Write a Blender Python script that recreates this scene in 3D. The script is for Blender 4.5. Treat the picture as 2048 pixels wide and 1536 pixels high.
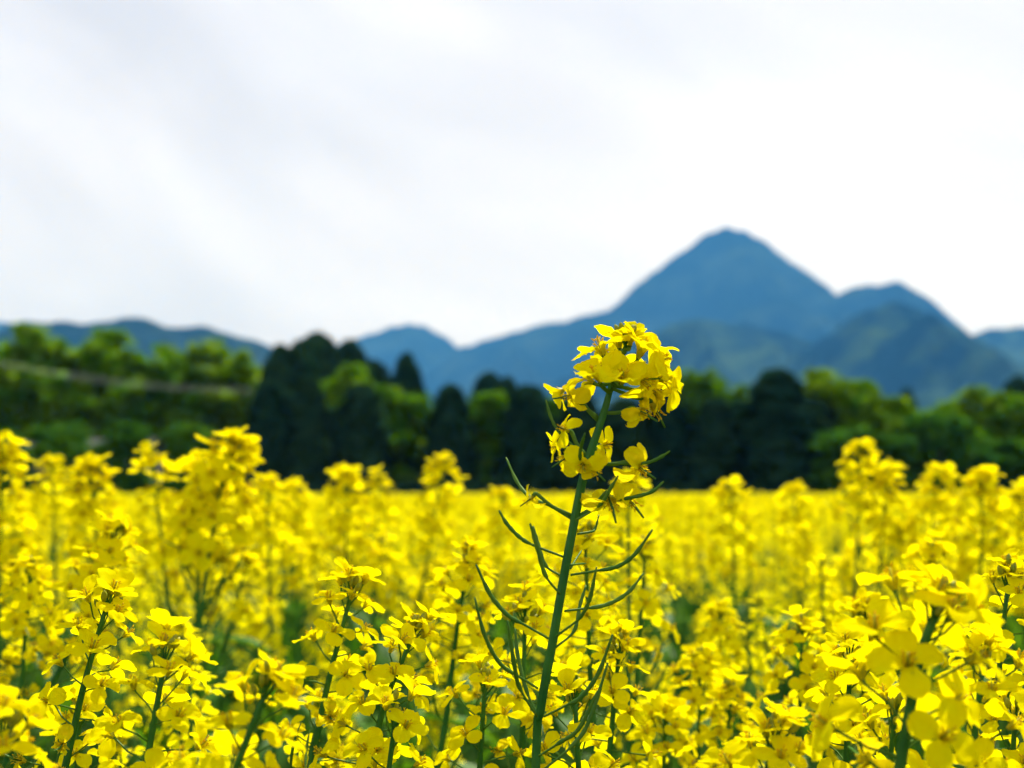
import bpy, math, random
import numpy as np
from mathutils import Vector, Matrix, Quaternion, noise as mnoise

for o in list(bpy.data.objects):
    bpy.data.objects.remove(o)
scene = bpy.context.scene
COL = scene.collection
R = math.radians

# ------------------------------------------------------------------ camera
EYE = Vector((0.0, 0.0, 1.30))
PITCH = math.atan(217.0 / 2958.0)
F = 2958.0                                   # focal length in photograph pixels (2048 wide)
cam_data = bpy.data.cameras.new("camera")
cam_data.sensor_width = 36.0
cam_data.lens = 52.0
cam_data.clip_start = 0.02
cam_data.clip_end = 30000.0
cam_data.dof.use_dof = True
cam_data.dof.focus_distance = 0.55
cam_data.dof.aperture_fstop = 12.2
cam = bpy.data.objects.new("camera", cam_data)
cam.location = EYE
cam.rotation_euler = (math.pi / 2 + PITCH, 0, 0)
COL.objects.link(cam)
scene.camera = cam

# ------------------------------------------------------------------ sky, sun, exposure
SUN_EL, SUN_AZ = R(52), R(22)                 # sun ahead of the camera, a little to the right
SUN_DIR = Vector((math.sin(SUN_AZ) * math.cos(SUN_EL), math.cos(SUN_AZ) * math.cos(SUN_EL), math.sin(SUN_EL)))
world = bpy.data.worlds.new("World")
scene.world = world
world.use_nodes = True
wn = world.node_tree
wn.nodes.clear()


def N(nt, kind, **kw):
    n = nt.nodes.new(kind)
    for k, v in kw.items():
        if k.startswith("i_"):
            key = k[2:]
            n.inputs[int(key) if key.isdigit() else key.replace("_", " ")].default_value = v
        else:
            setattr(n, k, v)
    return n


def L(nt, a, b):
    nt.links.new(a, b)


sky = N(wn, "ShaderNodeTexSky", sky_type='NISHITA', sun_disc=False, sun_elevation=SUN_EL, sun_rotation=SUN_AZ,
        altitude=100.0, air_density=1.0, dust_density=2.0, ozone_density=1.0)
tc = N(wn, "ShaderNodeTexCoord")
mp0 = N(wn, "ShaderNodeMapping")
mp0.inputs["Rotation"].default_value = (0, R(-20), R(10))
L(wn, tc.outputs["Generated"], mp0.inputs[0])
mp = N(wn, "ShaderNodeMapping")
mp.inputs["Scale"].default_value = (2.2, 2.2, 7.0)
mp.inputs["Location"].default_value = (3.7, 1.2, 0.6)
L(wn, mp0.outputs[0], mp.inputs[0])
cl = N(wn, "ShaderNodeTexNoise", i_Scale=1.0, i_Detail=5.0, i_Roughness=0.46, i_Distortion=0.6)
L(wn, mp.outputs[0], cl.inputs["Vector"])
cfac = N(wn, "ShaderNodeMapRange", i_1=0.34, i_2=0.62, i_3=0.82, i_4=1.0)   # thin veil with denser streaks
L(wn, cl.outputs["Fac"], cfac.inputs[0])
cl2 = N(wn, "ShaderNodeTexNoise", i_Scale=1.3, i_Detail=4.0, i_Roughness=0.46, i_Distortion=0.8)
mp2 = N(wn, "ShaderNodeMapping")
mp2.inputs["Location"].default_value = (8.3, -4.1, 0)
L(wn, mp.outputs[0], mp2.inputs[0]); L(wn, mp2.outputs[0], cl2.inputs["Vector"])
cbri = N(wn, "ShaderNodeMapRange", i_1=0.34, i_2=0.66, i_3=7.7, i_4=9.8)    # cloud luminance
L(wn, cl2.outputs["Fac"], cbri.inputs[0])
# cloud in front of the sun scatters more of it forward
dotn = N(wn, "ShaderNodeVectorMath", operation='DOT_PRODUCT')
nrm = N(wn, "ShaderNodeVectorMath", operation='NORMALIZE')
L(wn, tc.outputs["Generated"], nrm.inputs[0]); L(wn, nrm.outputs[0], dotn.inputs[0])
dotn.inputs[1].default_value = SUN_DIR
sfac = N(wn, "ShaderNodeMapRange", i_1=0.55, i_2=1.0, i_3=0.98, i_4=1.35)
L(wn, dotn.outputs["Value"], sfac.inputs[0])
mul = N(wn, "ShaderNodeMath", operation='MULTIPLY')
L(wn, cbri.outputs[0], mul.inputs[0]); L(wn, sfac.outputs[0], mul.inputs[1])
ctint = N(wn, "ShaderNodeVectorMath", operation='SCALE')
ctint.inputs[0].default_value = (0.955, 0.970, 1.045)
L(wn, mul.outputs[0], ctint.inputs["Scale"])
smix = N(wn, "ShaderNodeMix", data_type='RGBA')
L(wn, cfac.outputs[0], smix.inputs[0])
L(wn, sky.outputs[0], smix.inputs[6])
L(wn, ctint.outputs[0], smix.inputs[7])
bg = N(wn, "ShaderNodeBackground", i_Strength=0.060)
L(wn, smix.outputs[2], bg.inputs["Color"])
wo = N(wn, "ShaderNodeOutputWorld")
L(wn, bg.outputs[0], wo.inputs["Surface"])

sun_data = bpy.data.lights.new("sun", 'SUN')
sun_data.energy = 5.0
sun_data.angle = R(0.6)
sun_data.color = (1.0, 0.97, 0.90)
sun = bpy.data.objects.new("sun", sun_data)
sun.rotation_euler = (-SUN_DIR).to_track_quat('-Z', 'Y').to_euler()
sun.location = (0, 0, 20)
COL.objects.link(sun)

vs = scene.view_settings
vs.view_transform = 'Standard'
vs.look = 'None'
vs.exposure = 0.78
vs.gamma = 1.0
vs.use_curve_mapping = False
scene.render.engine = 'CYCLES'
cy = scene.cycles
cy.use_denoising = True
cy.use_adaptive_sampling = True
cy.adaptive_threshold = 0.03
cy.max_bounces = 6
cy.diffuse_bounces = 3
cy.glossy_bounces = 2
cy.transmission_bounces = 4
cy.transparent_max_bounces = 4
cy.volume_bounces = 0
cy.caustics_reflective = False
cy.caustics_refractive = False
cy.sample_clamp_indirect = 6.0


# ------------------------------------------------------------------ helpers
def at(px, py, d):
    """Photograph pixel (2048 x 1536) and depth along the view axis in metres -> world point."""
    x, y = (px - 1024) / F, (768 - py) / F
    c, s = math.cos(PITCH), math.sin(PITCH)
    return EYE + Vector((x * d, d * (c - y * s), d * (s + y * c)))


def tag(o, label=None, cat=None, group=None, kind=None):
    if label: o["label"] = label
    if cat: o["category"] = cat
    if group: o["group"] = group
    if kind: o["kind"] = kind
    return o


def empty(name, loc=(0, 0, 0)):
    o = bpy.data.objects.new(name, None)
    o.empty_display_size = 0.05
    o.location = loc
    COL.objects.link(o)
    return o


def put(name, mesh, parent=None, mat=None, link=True):
    o = bpy.data.objects.new(name, mesh)
    if parent is not None:
        o.parent = parent
    if mat is not None:
        o.matrix_basis = mat
    if link:
        COL.objects.link(o)
    return o


class MB:
    """collects verts / faces / material slots, builds one mesh"""
    def __init__(self):
        self.v, self.f, self.m, self.uv = [], [], [], {}

    def add(self, verts, faces, mi=0, mat=None, uvs=None):
        b = len(self.v)
        if mat is not None:
            verts = [mat @ Vector(p) for p in verts]
        self.v.extend([tuple(p) for p in verts])
        self.f.extend([tuple(i + b for i in f) for f in faces])
        self.m.extend([mi] * len(faces))
        if uvs is not None:
            for i, q in enumerate(uvs):
                self.uv[b + i] = q
        return self

    def merge(self, other, mat=None, mi_off=0):
        b = len(self.v)
        vs_ = other.v if mat is None else [tuple(mat @ Vector(p)) for p in other.v]
        self.v.extend(vs_)
        self.f.extend([tuple(i + b for i in f) for f in other.f])
        self.m.extend([x + mi_off for x in other.m])
        for i, q in other.uv.items():
            self.uv[b + i] = q
        return self

    def tube(self, pts, rad, n=6, mi=0, cap=True, ribs=0, rib=0.0):
        pts = [Vector(p) for p in pts]
        k = len(pts)
        if not hasattr(rad, "__len__"):
            rad = [rad] * k
        t0 = (pts[1] - pts[0]).normalized()
        ref = Vector((1, 0, 0)) if abs(t0.x) < 0.8 else Vector((0, 1, 0))
        nx = (ref - t0 * ref.dot(t0)).normalized()
        verts, faces = [], []
        for i in range(k):
            t = (pts[min(i + 1, k - 1)] - pts[max(i - 1, 0)]).normalized()
            nx = (nx - t * nx.dot(t)).normalized()
            ny = t.cross(nx)
            for j in range(n):
                a = 2 * math.pi * j / n
                verts.append(pts[i] + (nx * math.cos(a) + ny * math.sin(a)) * rad[i] * (1 + rib * math.cos(ribs * a)))
        for i in range(k - 1):
            for j in range(n):
                a, b = i * n + j, i * n + (j + 1) % n
                faces.append((a, b, b + n, a + n))
        if cap:
            faces.append(tuple(range(n - 1, -1, -1)))
            faces.append(tuple(range((k - 1) * n, k * n)))
        return self.add(verts, faces, mi)

    def box(self, c, s, mi=0, mat=None):
        cx, cy_, cz = c
        x, y, z = s[0] / 2, s[1] / 2, s[2] / 2
        v = [(cx + a * x, cy_ + b * y, cz + e * z) for a in (-1, 1) for b in (-1, 1) for e in (-1, 1)]
        f = [(0, 1, 3, 2), (4, 6, 7, 5), (0, 4, 5, 1), (2, 3, 7, 6), (0, 2, 6, 4), (1, 5, 7, 3)]
        return self.add(v, f, mi, mat)

    def mesh(self, name, mats, smooth=True):
        me = bpy.data.meshes.new(name)
        me.from_pydata(self.v, [], self.f)
        for m in mats:
            me.materials.append(m)
        if len(mats) > 1:
            me.polygons.foreach_set("material_index", self.m)
        if smooth:
            me.polygons.foreach_set("use_smooth", [True] * len(self.f))
        if self.uv:
            ul = me.uv_layers.new(name="UVMap")
            vi = np.empty(len(me.loops), dtype=np.int32)
            me.loops.foreach_get("vertex_index", vi)
            arr = np.zeros((len(self.v), 2), dtype=np.float32)
            for i, q in self.uv.items():
                arr[i] = q
            ul.data.foreach_set("uv", arr[vi].ravel())
        me.update()
        return me


def crom(pts, per=6):
    """Catmull-Rom through the points"""
    p = [Vector(q) for q in pts]
    p = [p[0] * 2 - p[1]] + p + [p[-1] * 2 - p[-2]]
    out = []
    for i in range(1, len(p) - 2):
        for k in range(per):
            t = k / per
            a, b, c, d = p[i - 1], p[i], p[i + 1], p[i + 2]
            out.append(0.5 * ((2 * b) + (c - a) * t + (2 * a - 5 * b + 4 * c - d) * t * t + (3 * b - a - 3 * c + d) * t ** 3))
    out.append(p[-2].copy())
    return out


def frame(pos, direction, up=Vector((0, 0, 1)), scale=1.0):
    """matrix: local Z along direction, local X the part of up that is square to it"""
    z = Vector(direction).normalized()
    x = Vector(up) - z * z.dot(Vector(up))
    if x.length < 1e-4:
        x = Vector((1, 0, 0)) - z * z.x
    x.normalize()
    y = z.cross(x)
    m = Matrix((x * scale, y * scale, z * scale)).transposed().to_4x4()
    m.translation = pos
    return m


# ------------------------------------------------------------------ materials
def material(name):
    m = bpy.data.materials.new(name)
    m.use_nodes = True
    m.node_tree.nodes.clear()
    return m, m.node_tree


def leafy(name, c1, c2, trans=0.45, tcol=None, scale=200.0, gloss=0.04, rough=0.45, veins=False, rnd=0.12, bump=0.0):
    """thin leaf or petal: diffuse + translucent + a little sheen, colour mottled between c1 and c2"""
    m, nt = material(name)
    tcn = N(nt, "ShaderNodeTexCoord")
    nz = N(nt, "ShaderNodeTexNoise", i_Scale=scale, i_Detail=3.0)
    L(nt, tcn.outputs["Object"], nz.inputs["Vector"])
    mr = N(nt, "ShaderNodeMapRange", i_1=0.32, i_2=0.68)
    L(nt, nz.outputs["Fac"], mr.inputs[0])
    fac = mr.outputs[0]
    if rnd:
        oi = N(nt, "ShaderNodeObjectInfo")
        geo = N(nt, "ShaderNodeNewGeometry")
        ad = N(nt, "ShaderNodeMath", operation='ADD')
        L(nt, oi.outputs["Random"], ad.inputs[0]); L(nt, geo.outputs["Random Per Island"], ad.inputs[1])
        ad2 = N(nt, "ShaderNodeMath", operation='MULTIPLY_ADD', i_1=rnd * 2, i_2=-rnd * 2)
        L(nt, ad.outputs[0], ad2.inputs[0])
        ad3 = N(nt, "ShaderNodeMath", operation='ADD', use_clamp=True)
        L(nt, fac, ad3.inputs[0]); L(nt, ad2.outputs[0], ad3.inputs[1])
        fac = ad3.outputs[0]
    if veins:
        uv = N(nt, "ShaderNodeUVMap")
        wv = N(nt, "ShaderNodeTexWave", bands_direction='X', i_Scale=5.0, i_Distortion=1.2, i_Detail=2.0)
        wv.inputs["Detail Scale"].default_value = 1.5
        L(nt, uv.outputs[0], wv.inputs["Vector"])
        vm = N(nt, "ShaderNodeMath", operation='MULTIPLY', i_1=0.5)
        L(nt, wv.outputs["Fac"], vm.inputs[0])
        va = N(nt, "ShaderNodeMath", operation='ADD', use_clamp=True)
        L(nt, fac, va.inputs[0]); L(nt, vm.outputs[0], va.inputs[1])
        fac = va.outputs[0]
    mx = N(nt, "ShaderNodeMix", data_type='RGBA')
    mx.inputs[6].default_value = (*c1, 1)
    mx.inputs[7].default_value = (*c2, 1)
    L(nt, fac, mx.inputs[0])
    df = N(nt, "ShaderNodeBsdfDiffuse")
    tr = N(nt, "ShaderNodeBsdfTranslucent")
    L(nt, mx.outputs[2], df.inputs[0])
    if tcol:
        tm = N(nt, "ShaderNodeMix", data_type='RGBA', blend_type='MULTIPLY', i_0=1.0)
        tm.inputs[7].default_value = (*tcol, 1)
        L(nt, mx.outputs[2], tm.inputs[6])
        L(nt, tm.outputs[2], tr.inputs[0])
    else:
        L(nt, mx.outputs[2], tr.inputs[0])
    a = N(nt, "ShaderNodeMixShader", i_0=trans)
    L(nt, df.outputs[0], a.inputs[1]); L(nt, tr.outputs[0], a.inputs[2])
    out = a.outputs[0]
    if bump:
        bp = N(nt, "ShaderNodeBump", i_Strength=bump, i_Distance=0.0006)
        L(nt, fac, bp.inputs["Height"])
        L(nt, bp.outputs[0], df.inputs["Normal"]); L(nt, bp.outputs[0], tr.inputs["Normal"])
    if gloss:
        gl = N(nt, "ShaderNodeBsdfGlossy", i_Roughness=rough)
        b = N(nt, "ShaderNodeMixShader", i_0=gloss)
        L(nt, out, b.inputs[1]); L(nt, gl.outputs[0], b.inputs[2])
        out = b.outputs[0]
    o = N(nt, "ShaderNodeOutputMaterial")
    L(nt, out, o.inputs["Surface"])
    return m


def solid(name, c1, c2, scale=60.0, rough=0.6, spec=0.3, bump=0.0, bdist=0.01, stretch=(1, 1, 1), metallic=0.0, coords="Object"):
    m, nt = material(name)
    tcn = N(nt, "ShaderNodeTexCoord")
    mpn = N(nt, "ShaderNodeMapping")
    mpn.inputs["Scale"].default_value = stretch
    L(nt, tcn.outputs[coords], mpn.inputs[0])
    nz = N(nt, "ShaderNodeTexNoise", i_Scale=scale, i_Detail=6.0, i_Roughness=0.6)
    L(nt, mpn.outputs[0], nz.inputs["Vector"])
    mr = N(nt, "ShaderNodeMapRange", i_1=0.3, i_2=0.7)
    L(nt, nz.outputs["Fac"], mr.inputs[0])
    mx = N(nt, "ShaderNodeMix", data_type='RGBA')
    mx.inputs[6].default_value = (*c1, 1)
    mx.inputs[7].default_value = (*c2, 1)
    L(nt, mr.outputs[0], mx.inputs[0])
    p = N(nt, "ShaderNodeBsdfPrincipled")
    L(nt, mx.outputs[2], p.inputs["Base Color"])
    p.inputs["Roughness"].default_value = rough
    p.inputs["Specular IOR Level"].default_value = spec
    p.inputs["Metallic"].default_value = metallic
    if bump:
        bp = N(nt, "ShaderNodeBump", i_Strength=bump, i_Distance=bdist)
        L(nt, nz.outputs["Fac"], bp.inputs["Height"])
        L(nt, bp.outputs[0], p.inputs["Normal"])
    o = N(nt, "ShaderNodeOutputMaterial")
    L(nt, p.outputs[0], o.inputs["Surface"])
    return m


M = {}
M["petal"] = leafy("petal_yellow", (0.94, 0.885, 0.004), (0.93, 0.79, 0.001), trans=0.50, tcol=(1.0, 1.0, 0.5), scale=140,
                   gloss=0.0, veins=True, rnd=0.22, bump=0.5)
M["petal_old"] = leafy("petal_faded", (0.94, 0.87, 0.002), (0.90, 0.72, 0.006), trans=0.48, scale=260, gloss=0.0, veins=True, rnd=0.25, bump=0.8)
M["petal_far"] = leafy("petal_yellow_plain", (0.94, 0.885, 0.004), (0.93, 0.79, 0.001), trans=0.50, tcol=(1.0, 1.0, 0.5), scale=60, gloss=0.0, rnd=0.25)
M["stem"] = leafy("stem_green", (0.018, 0.11, 0.022), (0.050, 0.18, 0.030), trans=0.12, scale=90, gloss=0.02, rough=0.4, rnd=0.1, bump=0.5)
M["pod"] = leafy("pod_green", (0.045, 0.15, 0.018), (0.11, 0.22, 0.025), trans=0.20, scale=120, gloss=0.02, rough=0.4, rnd=0.15)
M["sepal"] = leafy("sepal_yellow_green", (0.42, 0.42, 0.02), (0.60, 0.52, 0.01), trans=0.4, scale=300, gloss=0.02, rnd=0.2)
M["bud"] = leafy("bud_green", (0.22, 0.28, 0.02), (0.40, 0.38, 0.015), trans=0.25, scale=300, gloss=0.03, rnd=0.25)
M["stamen"] = leafy("stamen_ochre", (0.82, 0.60, 0.01), (0.72, 0.42, 0.01), trans=0.2, scale=500, gloss=0.0, rnd=0.1)
M["leaf"] = leafy("rape_leaf", (0.035, 0.13, 0.010), (0.085, 0.20, 0.014), trans=0.4, tcol=(1.3, 1.2, 0.5), scale=40, gloss=0.015, rough=0.5, rnd=0.2)
M["bark"] = solid("bark", (0.05, 0.04, 0.03), (0.12, 0.10, 0.08), scale=6, rough=0.9, bump=0.6, bdist=0.05, stretch=(1, 1, 0.25))
M["fol_bright"] = leafy("foliage_spring", (0.058, 0.180, 0.006), (0.165, 0.275, 0.006), trans=0.5, tcol=(1.35, 1.3, 0.6), scale=0.9, gloss=0.0, rnd=0.35)
M["fol_mid"] = leafy("foliage_mid", (0.030, 0.125, 0.012), (0.090, 0.200, 0.010), trans=0.42, tcol=(1.3, 1.3, 0.6), scale=0.9, gloss=0.0, rnd=0.3)
M["fol_dark"] = leafy("foliage_conifer", (0.010, 0.042, 0.024), (0.026, 0.066, 0.026), trans=0.2, scale=1.2, gloss=0.0, rnd=0.3)
M["fol_far"] = leafy("foliage_grey", (0.030, 0.060, 0.035), (0.055, 0.085, 0.040), trans=0.3, scale=1.0, gloss=0.0, rnd=0.3)
M["soil"] = solid("field_soil", (0.05, 0.045, 0.02), (0.06, 0.09, 0.02), scale=0.8, rough=0.95, bump=0.5, bdist=0.05)
M["steel"] = solid("cable_grey", (0.55, 0.55, 0.53), (0.65, 0.65, 0.62), scale=3, rough=0.6)
M["concrete"] = solid("pole_concrete", (0.28, 0.27, 0.25), (0.38, 0.37, 0.34), scale=4, rough=0.85, bump=0.2)
M["roof"] = solid("shed_roof_metal", (0.05, 0.052, 0.052), (0.09, 0.092, 0.09), scale=1.5, rough=0.95, spec=0.05)
M["wallm"] = solid("shed_boards", (0.16, 0.14, 0.11), (0.24, 0.21, 0.17), scale=3, rough=0.85, stretch=(3, 3, 0.4))

# forested mountain: dark canopy with paler forest mottling, brightened to paint in sunlit relief
mm, nt = material("mountain_forest")
tcn = N(nt, "ShaderNodeTexCoord")
n1 = N(nt, "ShaderNodeTexNoise", i_Scale=0.0065, i_Detail=7.0, i_Roughness=0.62)
n2 = N(nt, "ShaderNodeTexNoise", i_Scale=0.05, i_Detail=4.0, i_Roughness=0.6)
L(nt, tcn.outputs["Object"], n1.inputs["Vector"]); L(nt, tcn.outputs["Object"], n2.inputs["Vector"])
r1 = N(nt, "ShaderNodeMapRange", i_1=0.46, i_2=0.66)
L(nt, n1.outputs["Fac"], r1.inputs[0])
mxa = N(nt, "ShaderNodeMix", data_type='RGBA')
mxa.inputs[6].default_value = (0.008, 0.032, 0.022, 1)
mxa.inputs[7].default_value = (0.10, 0.18, 0.04, 1)
L(nt, r1.outputs[0], mxa.inputs[0])
mxb = N(nt, "ShaderNodeMix", data_type='RGBA', blend_type='MULTIPLY', i_0=0.35)
L(nt, mxa.outputs[2], mxb.inputs[6]); L(nt, n2.outputs["Color"], mxb.inputs[7])
dfm = N(nt, "ShaderNodeBsdfDiffuse", i_Roughness=1.0)
L(nt, mxb.outputs[2], dfm.inputs[0])
bpm = N(nt, "ShaderNodeBump", i_Strength=0.9, i_Distance=14.0)
L(nt, n2.outputs["Fac"], bpm.inputs["Height"]); L(nt, bpm.outputs[0], dfm.inputs["Normal"])
om = N(nt, "ShaderNodeOutputMaterial")
L(nt, dfm.outputs[0], om.inputs["Surface"])
M["mountain"] = mm
mf = mm.copy()
mf.name = "mountain_forest_even"
for n_ in mf.node_tree.nodes:
    if n_.type == 'MIX' and n_.blend_type == 'MIX':
        n_.inputs[7].default_value = (0.05, 0.09, 0.035, 1)
M["mountain_far"] = mf

# ------------------------------------------------------------------ ground
g = MB()
g.add([(-4800, -1300, 0), (4800, -1300, 0), (4800, 6500, 0), (-4800, 6500, 0)], [(0, 1, 2, 3)])
tag(put("ground", g.mesh("ground", [M["soil"]], False)), kind="structure")


# ------------------------------------------------------------------ mountains (height fields)
def fbm(x, y, s, octv=4):
    return mnoise.fractal(Vector((x / s, y / s, 3.3)), 1.0, 2.0, octv)


def mountain(name, prof, D, W, seed, spur=0.5, lam=260.0, nx=150, ny=56, mat="mountain"):
    """prof: skyline as photograph pixels, ridge at distance D, foot W metres before and behind the ridge"""
    pts = [at(px, py, D) for px, py in prof]
    xs = np.array([p.x for p in pts]); zs = np.array([max(p.z, 0) for p in pts])
    yr = pts[0].y
    x0, x1 = xs[0], xs[-1]
    verts, faces = [], []
    for j in range(ny + 1):
        t = -1 + 2 * j / ny
        t = math.copysign(abs(t) ** 1.25, t)
        y = yr + t * W
        for i in range(nx + 1):
            x = x0 + (x1 - x0) * i / nx
            a = abs(t)
            wob = 1.4 * W * 0.16 * a * mnoise.noise(Vector((x / 900 + seed, y / 900, seed)))
            hx = x + wob
            h = float(np.interp(hx, xs, zs))
            fall = (1 - a) ** 1.15
            # side spurs running down from the ridge
            sp = 1 - abs(mnoise.noise(Vector((x / lam + seed * 7, y / (lam * 3.2), seed)))) * 2.2
            sp += 0.35 * mnoise.noise(Vector((x / (lam * .35), y / (lam * .6), seed + 5)))
            z = h * (fall + spur * (sp - 0.45) * a * (1 - a) * 1.5)
            z += 0.02 * h * fbm(x, y, 120.0) * (0.25 + a) + 9.0 * mnoise.noise(Vector((x / 38, y / 38, seed))) + 14.0 * mnoise.noise(Vector((x / 130, y / 130, seed + 3)))
            verts.append((x, y, max(z, -0.8) if 0 < i < nx and 0 < j < ny else -0.8))
    for j in range(ny):
        for i in range(nx):
            a = j * (nx + 1) + i
            faces.append((a, a + 1, a + nx + 2, a + nx + 1))
    b = MB(); b.add(verts, faces)
    return tag(put(name, b.mesh(name, [M[mat]])), kind="structure")


B0 = 987
mountain("mountain_peak", [(780, B0), (850, 740), (920, 692), (1000, 668), (1070, 648), (1140, 636), (1200, 624), (1240, 601), (1300, 551), (1362, 503),
                           (1402, 474), (1432, 458), (1462, 454), (1496, 457), (1530, 474), (1568, 503), (1600, 528), (1650, 566), (1690, 598), (1760, 650), (1900, 760), (2060, B0)],
         4700, 1400, 1.3, 0.75, 330, 230, 80, "mountain_far")
mountain("mountain_shoulder", [(1480, B0), (1580, 700), (1640, 610), (1685, 580), (1715, 569), (1760, 573), (1800, 563), (1830, 577), (1880, 614), (1930, 652),
                               (1990, 690), (2100, 780), (2250, B0)], 4200, 1000, 4.1, 0.75, 260, 190, 60, "mountain_far")
mountain("distant_hill", [(560, B0), (640, 700), (700, 675), (750, 664), (790, 653), (820, 647), (850, 654), (890, 674), (930, 700), (1010, 770), (1120, B0)],
         5100, 1000, 7.7, 0.4, 360, 120, 40, "mountain_far")
mountain("far_left_hill", [(-400, B0), (-220, 680), (-90, 640), (-20, 642), (50, 655), (140, 690), (260, B0)], 4600, 900, 2.2, 0.4, 300, 90, 36)
mountain("wooded_hill_left", [(-420, B0), (-260, 760), (-120, 700), (-30, 668), (50, 645), (110, 630), (160, 638), (200, 630), (236, 619), (285, 629), (325, 650),
                              (390, 654), (460, 657), (500, 670), (540, 690), (590, 712), (660, 760), (760, B0)], 2300, 650, 9.4, 0.8, 190, 190, 70, "mountain_far")
mountain("wooded_hill_middle", [(960, B0), (1080, 790), (1180, 730), (1260, 692), (1340, 655), (1400, 640), (1445, 636), (1500, 644), (1560, 664), (1640, 700),
                                (1740, 760), (1860, B0)], 2900, 750, 12.9, 1.2, 210, 190, 70)
mountain("wooded_hill_right", [(1380, B0), (1500, 790), (1600, 712), (1680, 660), (1740, 626), (1790, 603), (1840, 616), (1890, 642), (1950, 680), (2030, 728),
                               (2120, 790), (2260, B0)], 2500, 700, 15.2, 1.2, 200, 190, 70)
mountain("wooded_hill_far_right", [(1850, B0), (1910, 740), (1955, 668), (1990, 652), (2030, 646), (2090, 640), (2180, 660), (2320, 760), (2450, B0)],
         3700, 800, 18.8, 0.5, 250, 110, 40)


# ------------------------------------------------------------------ trees
def leaf_quads(b, centers, normals, sizes, rng, mi=0, aspect=0.7):
    n = len(centers)
    for i in range(n):
        nrm_ = normals[i]
        m = frame(centers[i], nrm_, Vector((rng.uniform(-1, 1), rng.uniform(-1, 1), rng.uniform(-1, 1))))
        s = sizes[i]
        b.add([(-s, 0, 0), (0, -s * aspect, 0.08 * s), (s, 0, 0), (0, s * aspect, 0.08 * s)], [(0, 1, 2, 3)], mi, m)


def broadleaf_variant(seed, mat, nclump=210, per=58, leafs=0.28):
    """unit: height 10 m, width about 7 m"""
    rng = random.Random(seed)
    b, t = MB(), MB()
    lobes = []
    for k in range(9):
        a = rng.uniform(0, 6.283)
        rr = rng.uniform(0.6, 2.1)
        z = rng.uniform(3.0, 8.2)
        lobes.append((Vector((rr * math.cos(a), rr * math.sin(a), z)), rng.uniform(1.3, 2.0)))
    lobes.append((Vector((rng.uniform(-.6, .6), 0, 8.3)), 1.6))
    for a in range(5):
        an = a * 1.256 + rng.uniform(-.3, .3)
        lobes.append((Vector((1.9 * math.cos(an), 1.9 * math.sin(an), rng.uniform(1.6, 2.8))), 1.5))
    cs, ns, ss = [], [], []
    for k in range(nclump):
        c, r = rng.choice(lobes)
        d = Vector((rng.gauss(0, 1), rng.gauss(0, 1), rng.gauss(0.25, 1))).normalized()
        cc = c + d * r * rng.uniform(0.55, 1.05)
        cr = rng.uniform(0.35, 0.75)
        for q in range(per):
            dd = Vector((rng.gauss(0, 1), rng.gauss(0, 1), rng.gauss(0, 0.7)))
            p = cc + dd * cr * 0.5
            if p.z < 0.3 or p.z > 10: continue
            cs.append(p)
            ns.append((dd.normalized() * 0.5 + d * 0.5 + Vector((rng.gauss(0, .6), rng.gauss(0, .6), rng.gauss(0.4, .6)))).normalized())
            ss.append(leafs * rng.uniform(0.6, 1.25))
    leaf_quads(b, cs, ns, ss, rng)
    trunk = [(0, 0, -0.3), (0.05, 0, 1.2), (-0.05, 0.08, 3.0), (0.06, 0, 5.2), (0, 0, 7.6)]
    t.tube(crom(trunk, 4), list(np.linspace(0.26, 0.05, 17)), 7)
    for c, r in lobes:
        z0 = max(1.0, c.z - 1.8)
        s = Vector((0, 0, z0))
        t.tube(crom([s, s.lerp(c, 0.5) + Vector((0, 0, -.2)), c], 3), list(np.linspace(0.1, 0.03, 7)), 5)
    return t.mesh("broadleaf_trunk", [M["bark"]]), b.mesh("broadleaf_crown", [mat], False)


def conifer_variant(seed, mat, rad=1.15, power=0.55, n=5200):
    """unit: height 10 m"""
    rng = random.Random(seed)
    b, t = MB(), MB()
    cs, ns, ss = [], [], []
    ph = rng.uniform(0, 6)
    for k in range(n):
        u = rng.random() ** 0.85
        z = 0.4 + u * 9.5
        prof = max(0.0, 1 - u) ** power * min(1.0, 0.55 + u * 2.2)
        a = rng.uniform(0, 6.283)
        lump = 1 + 0.16 * math.sin(a * 3 + ph + z * 1.3) + 0.14 * math.sin(a * 5 - z * 2.4 + ph) + 0.10 * math.sin(z * 5.5 + a)
        r = rad * prof * lump * rng.uniform(0.55, 1.0) ** 0.5 + 0.05
        p = Vector((r * math.cos(a), r * math.sin(a), z - 0.25 * r + rng.gauss(0, 0.06)))
        cs.append(p)
        ns.append(Vector((math.cos(a) + rng.gauss(0, .4), math.sin(a) + rng.gauss(0, .4), rng.gauss(0.5, .4))).normalized())
        ss.append(rng.uniform(0.14, 0.30))
    leaf_quads(b, cs, ns, ss, rng, aspect=0.5)
    t.tube([(0, 0, -0.3), (0, 0, 3), (0.03, 0, 6), (0, 0, 9.7)], [0.2, 0.15, 0.09, 0.02], 7)
    for k in range(26):
        u = 0.08 + 0.85 * k / 26
        a = k * 2.4
        r = rad * (1 - u) ** power * 0.8
        t.tube([(0, 0, u * 10), (r * .5 * math.cos(a), r * .5 * math.sin(a), u * 10 - 0.05), (r * math.cos(a), r * math.sin(a), u * 10 - 0.25)], [0.04, 0.03, 0.012], 4)
    return t.mesh("conifer_trunk", [M["bark"]]), b.mesh("conifer_crown", [mat], False)


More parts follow.
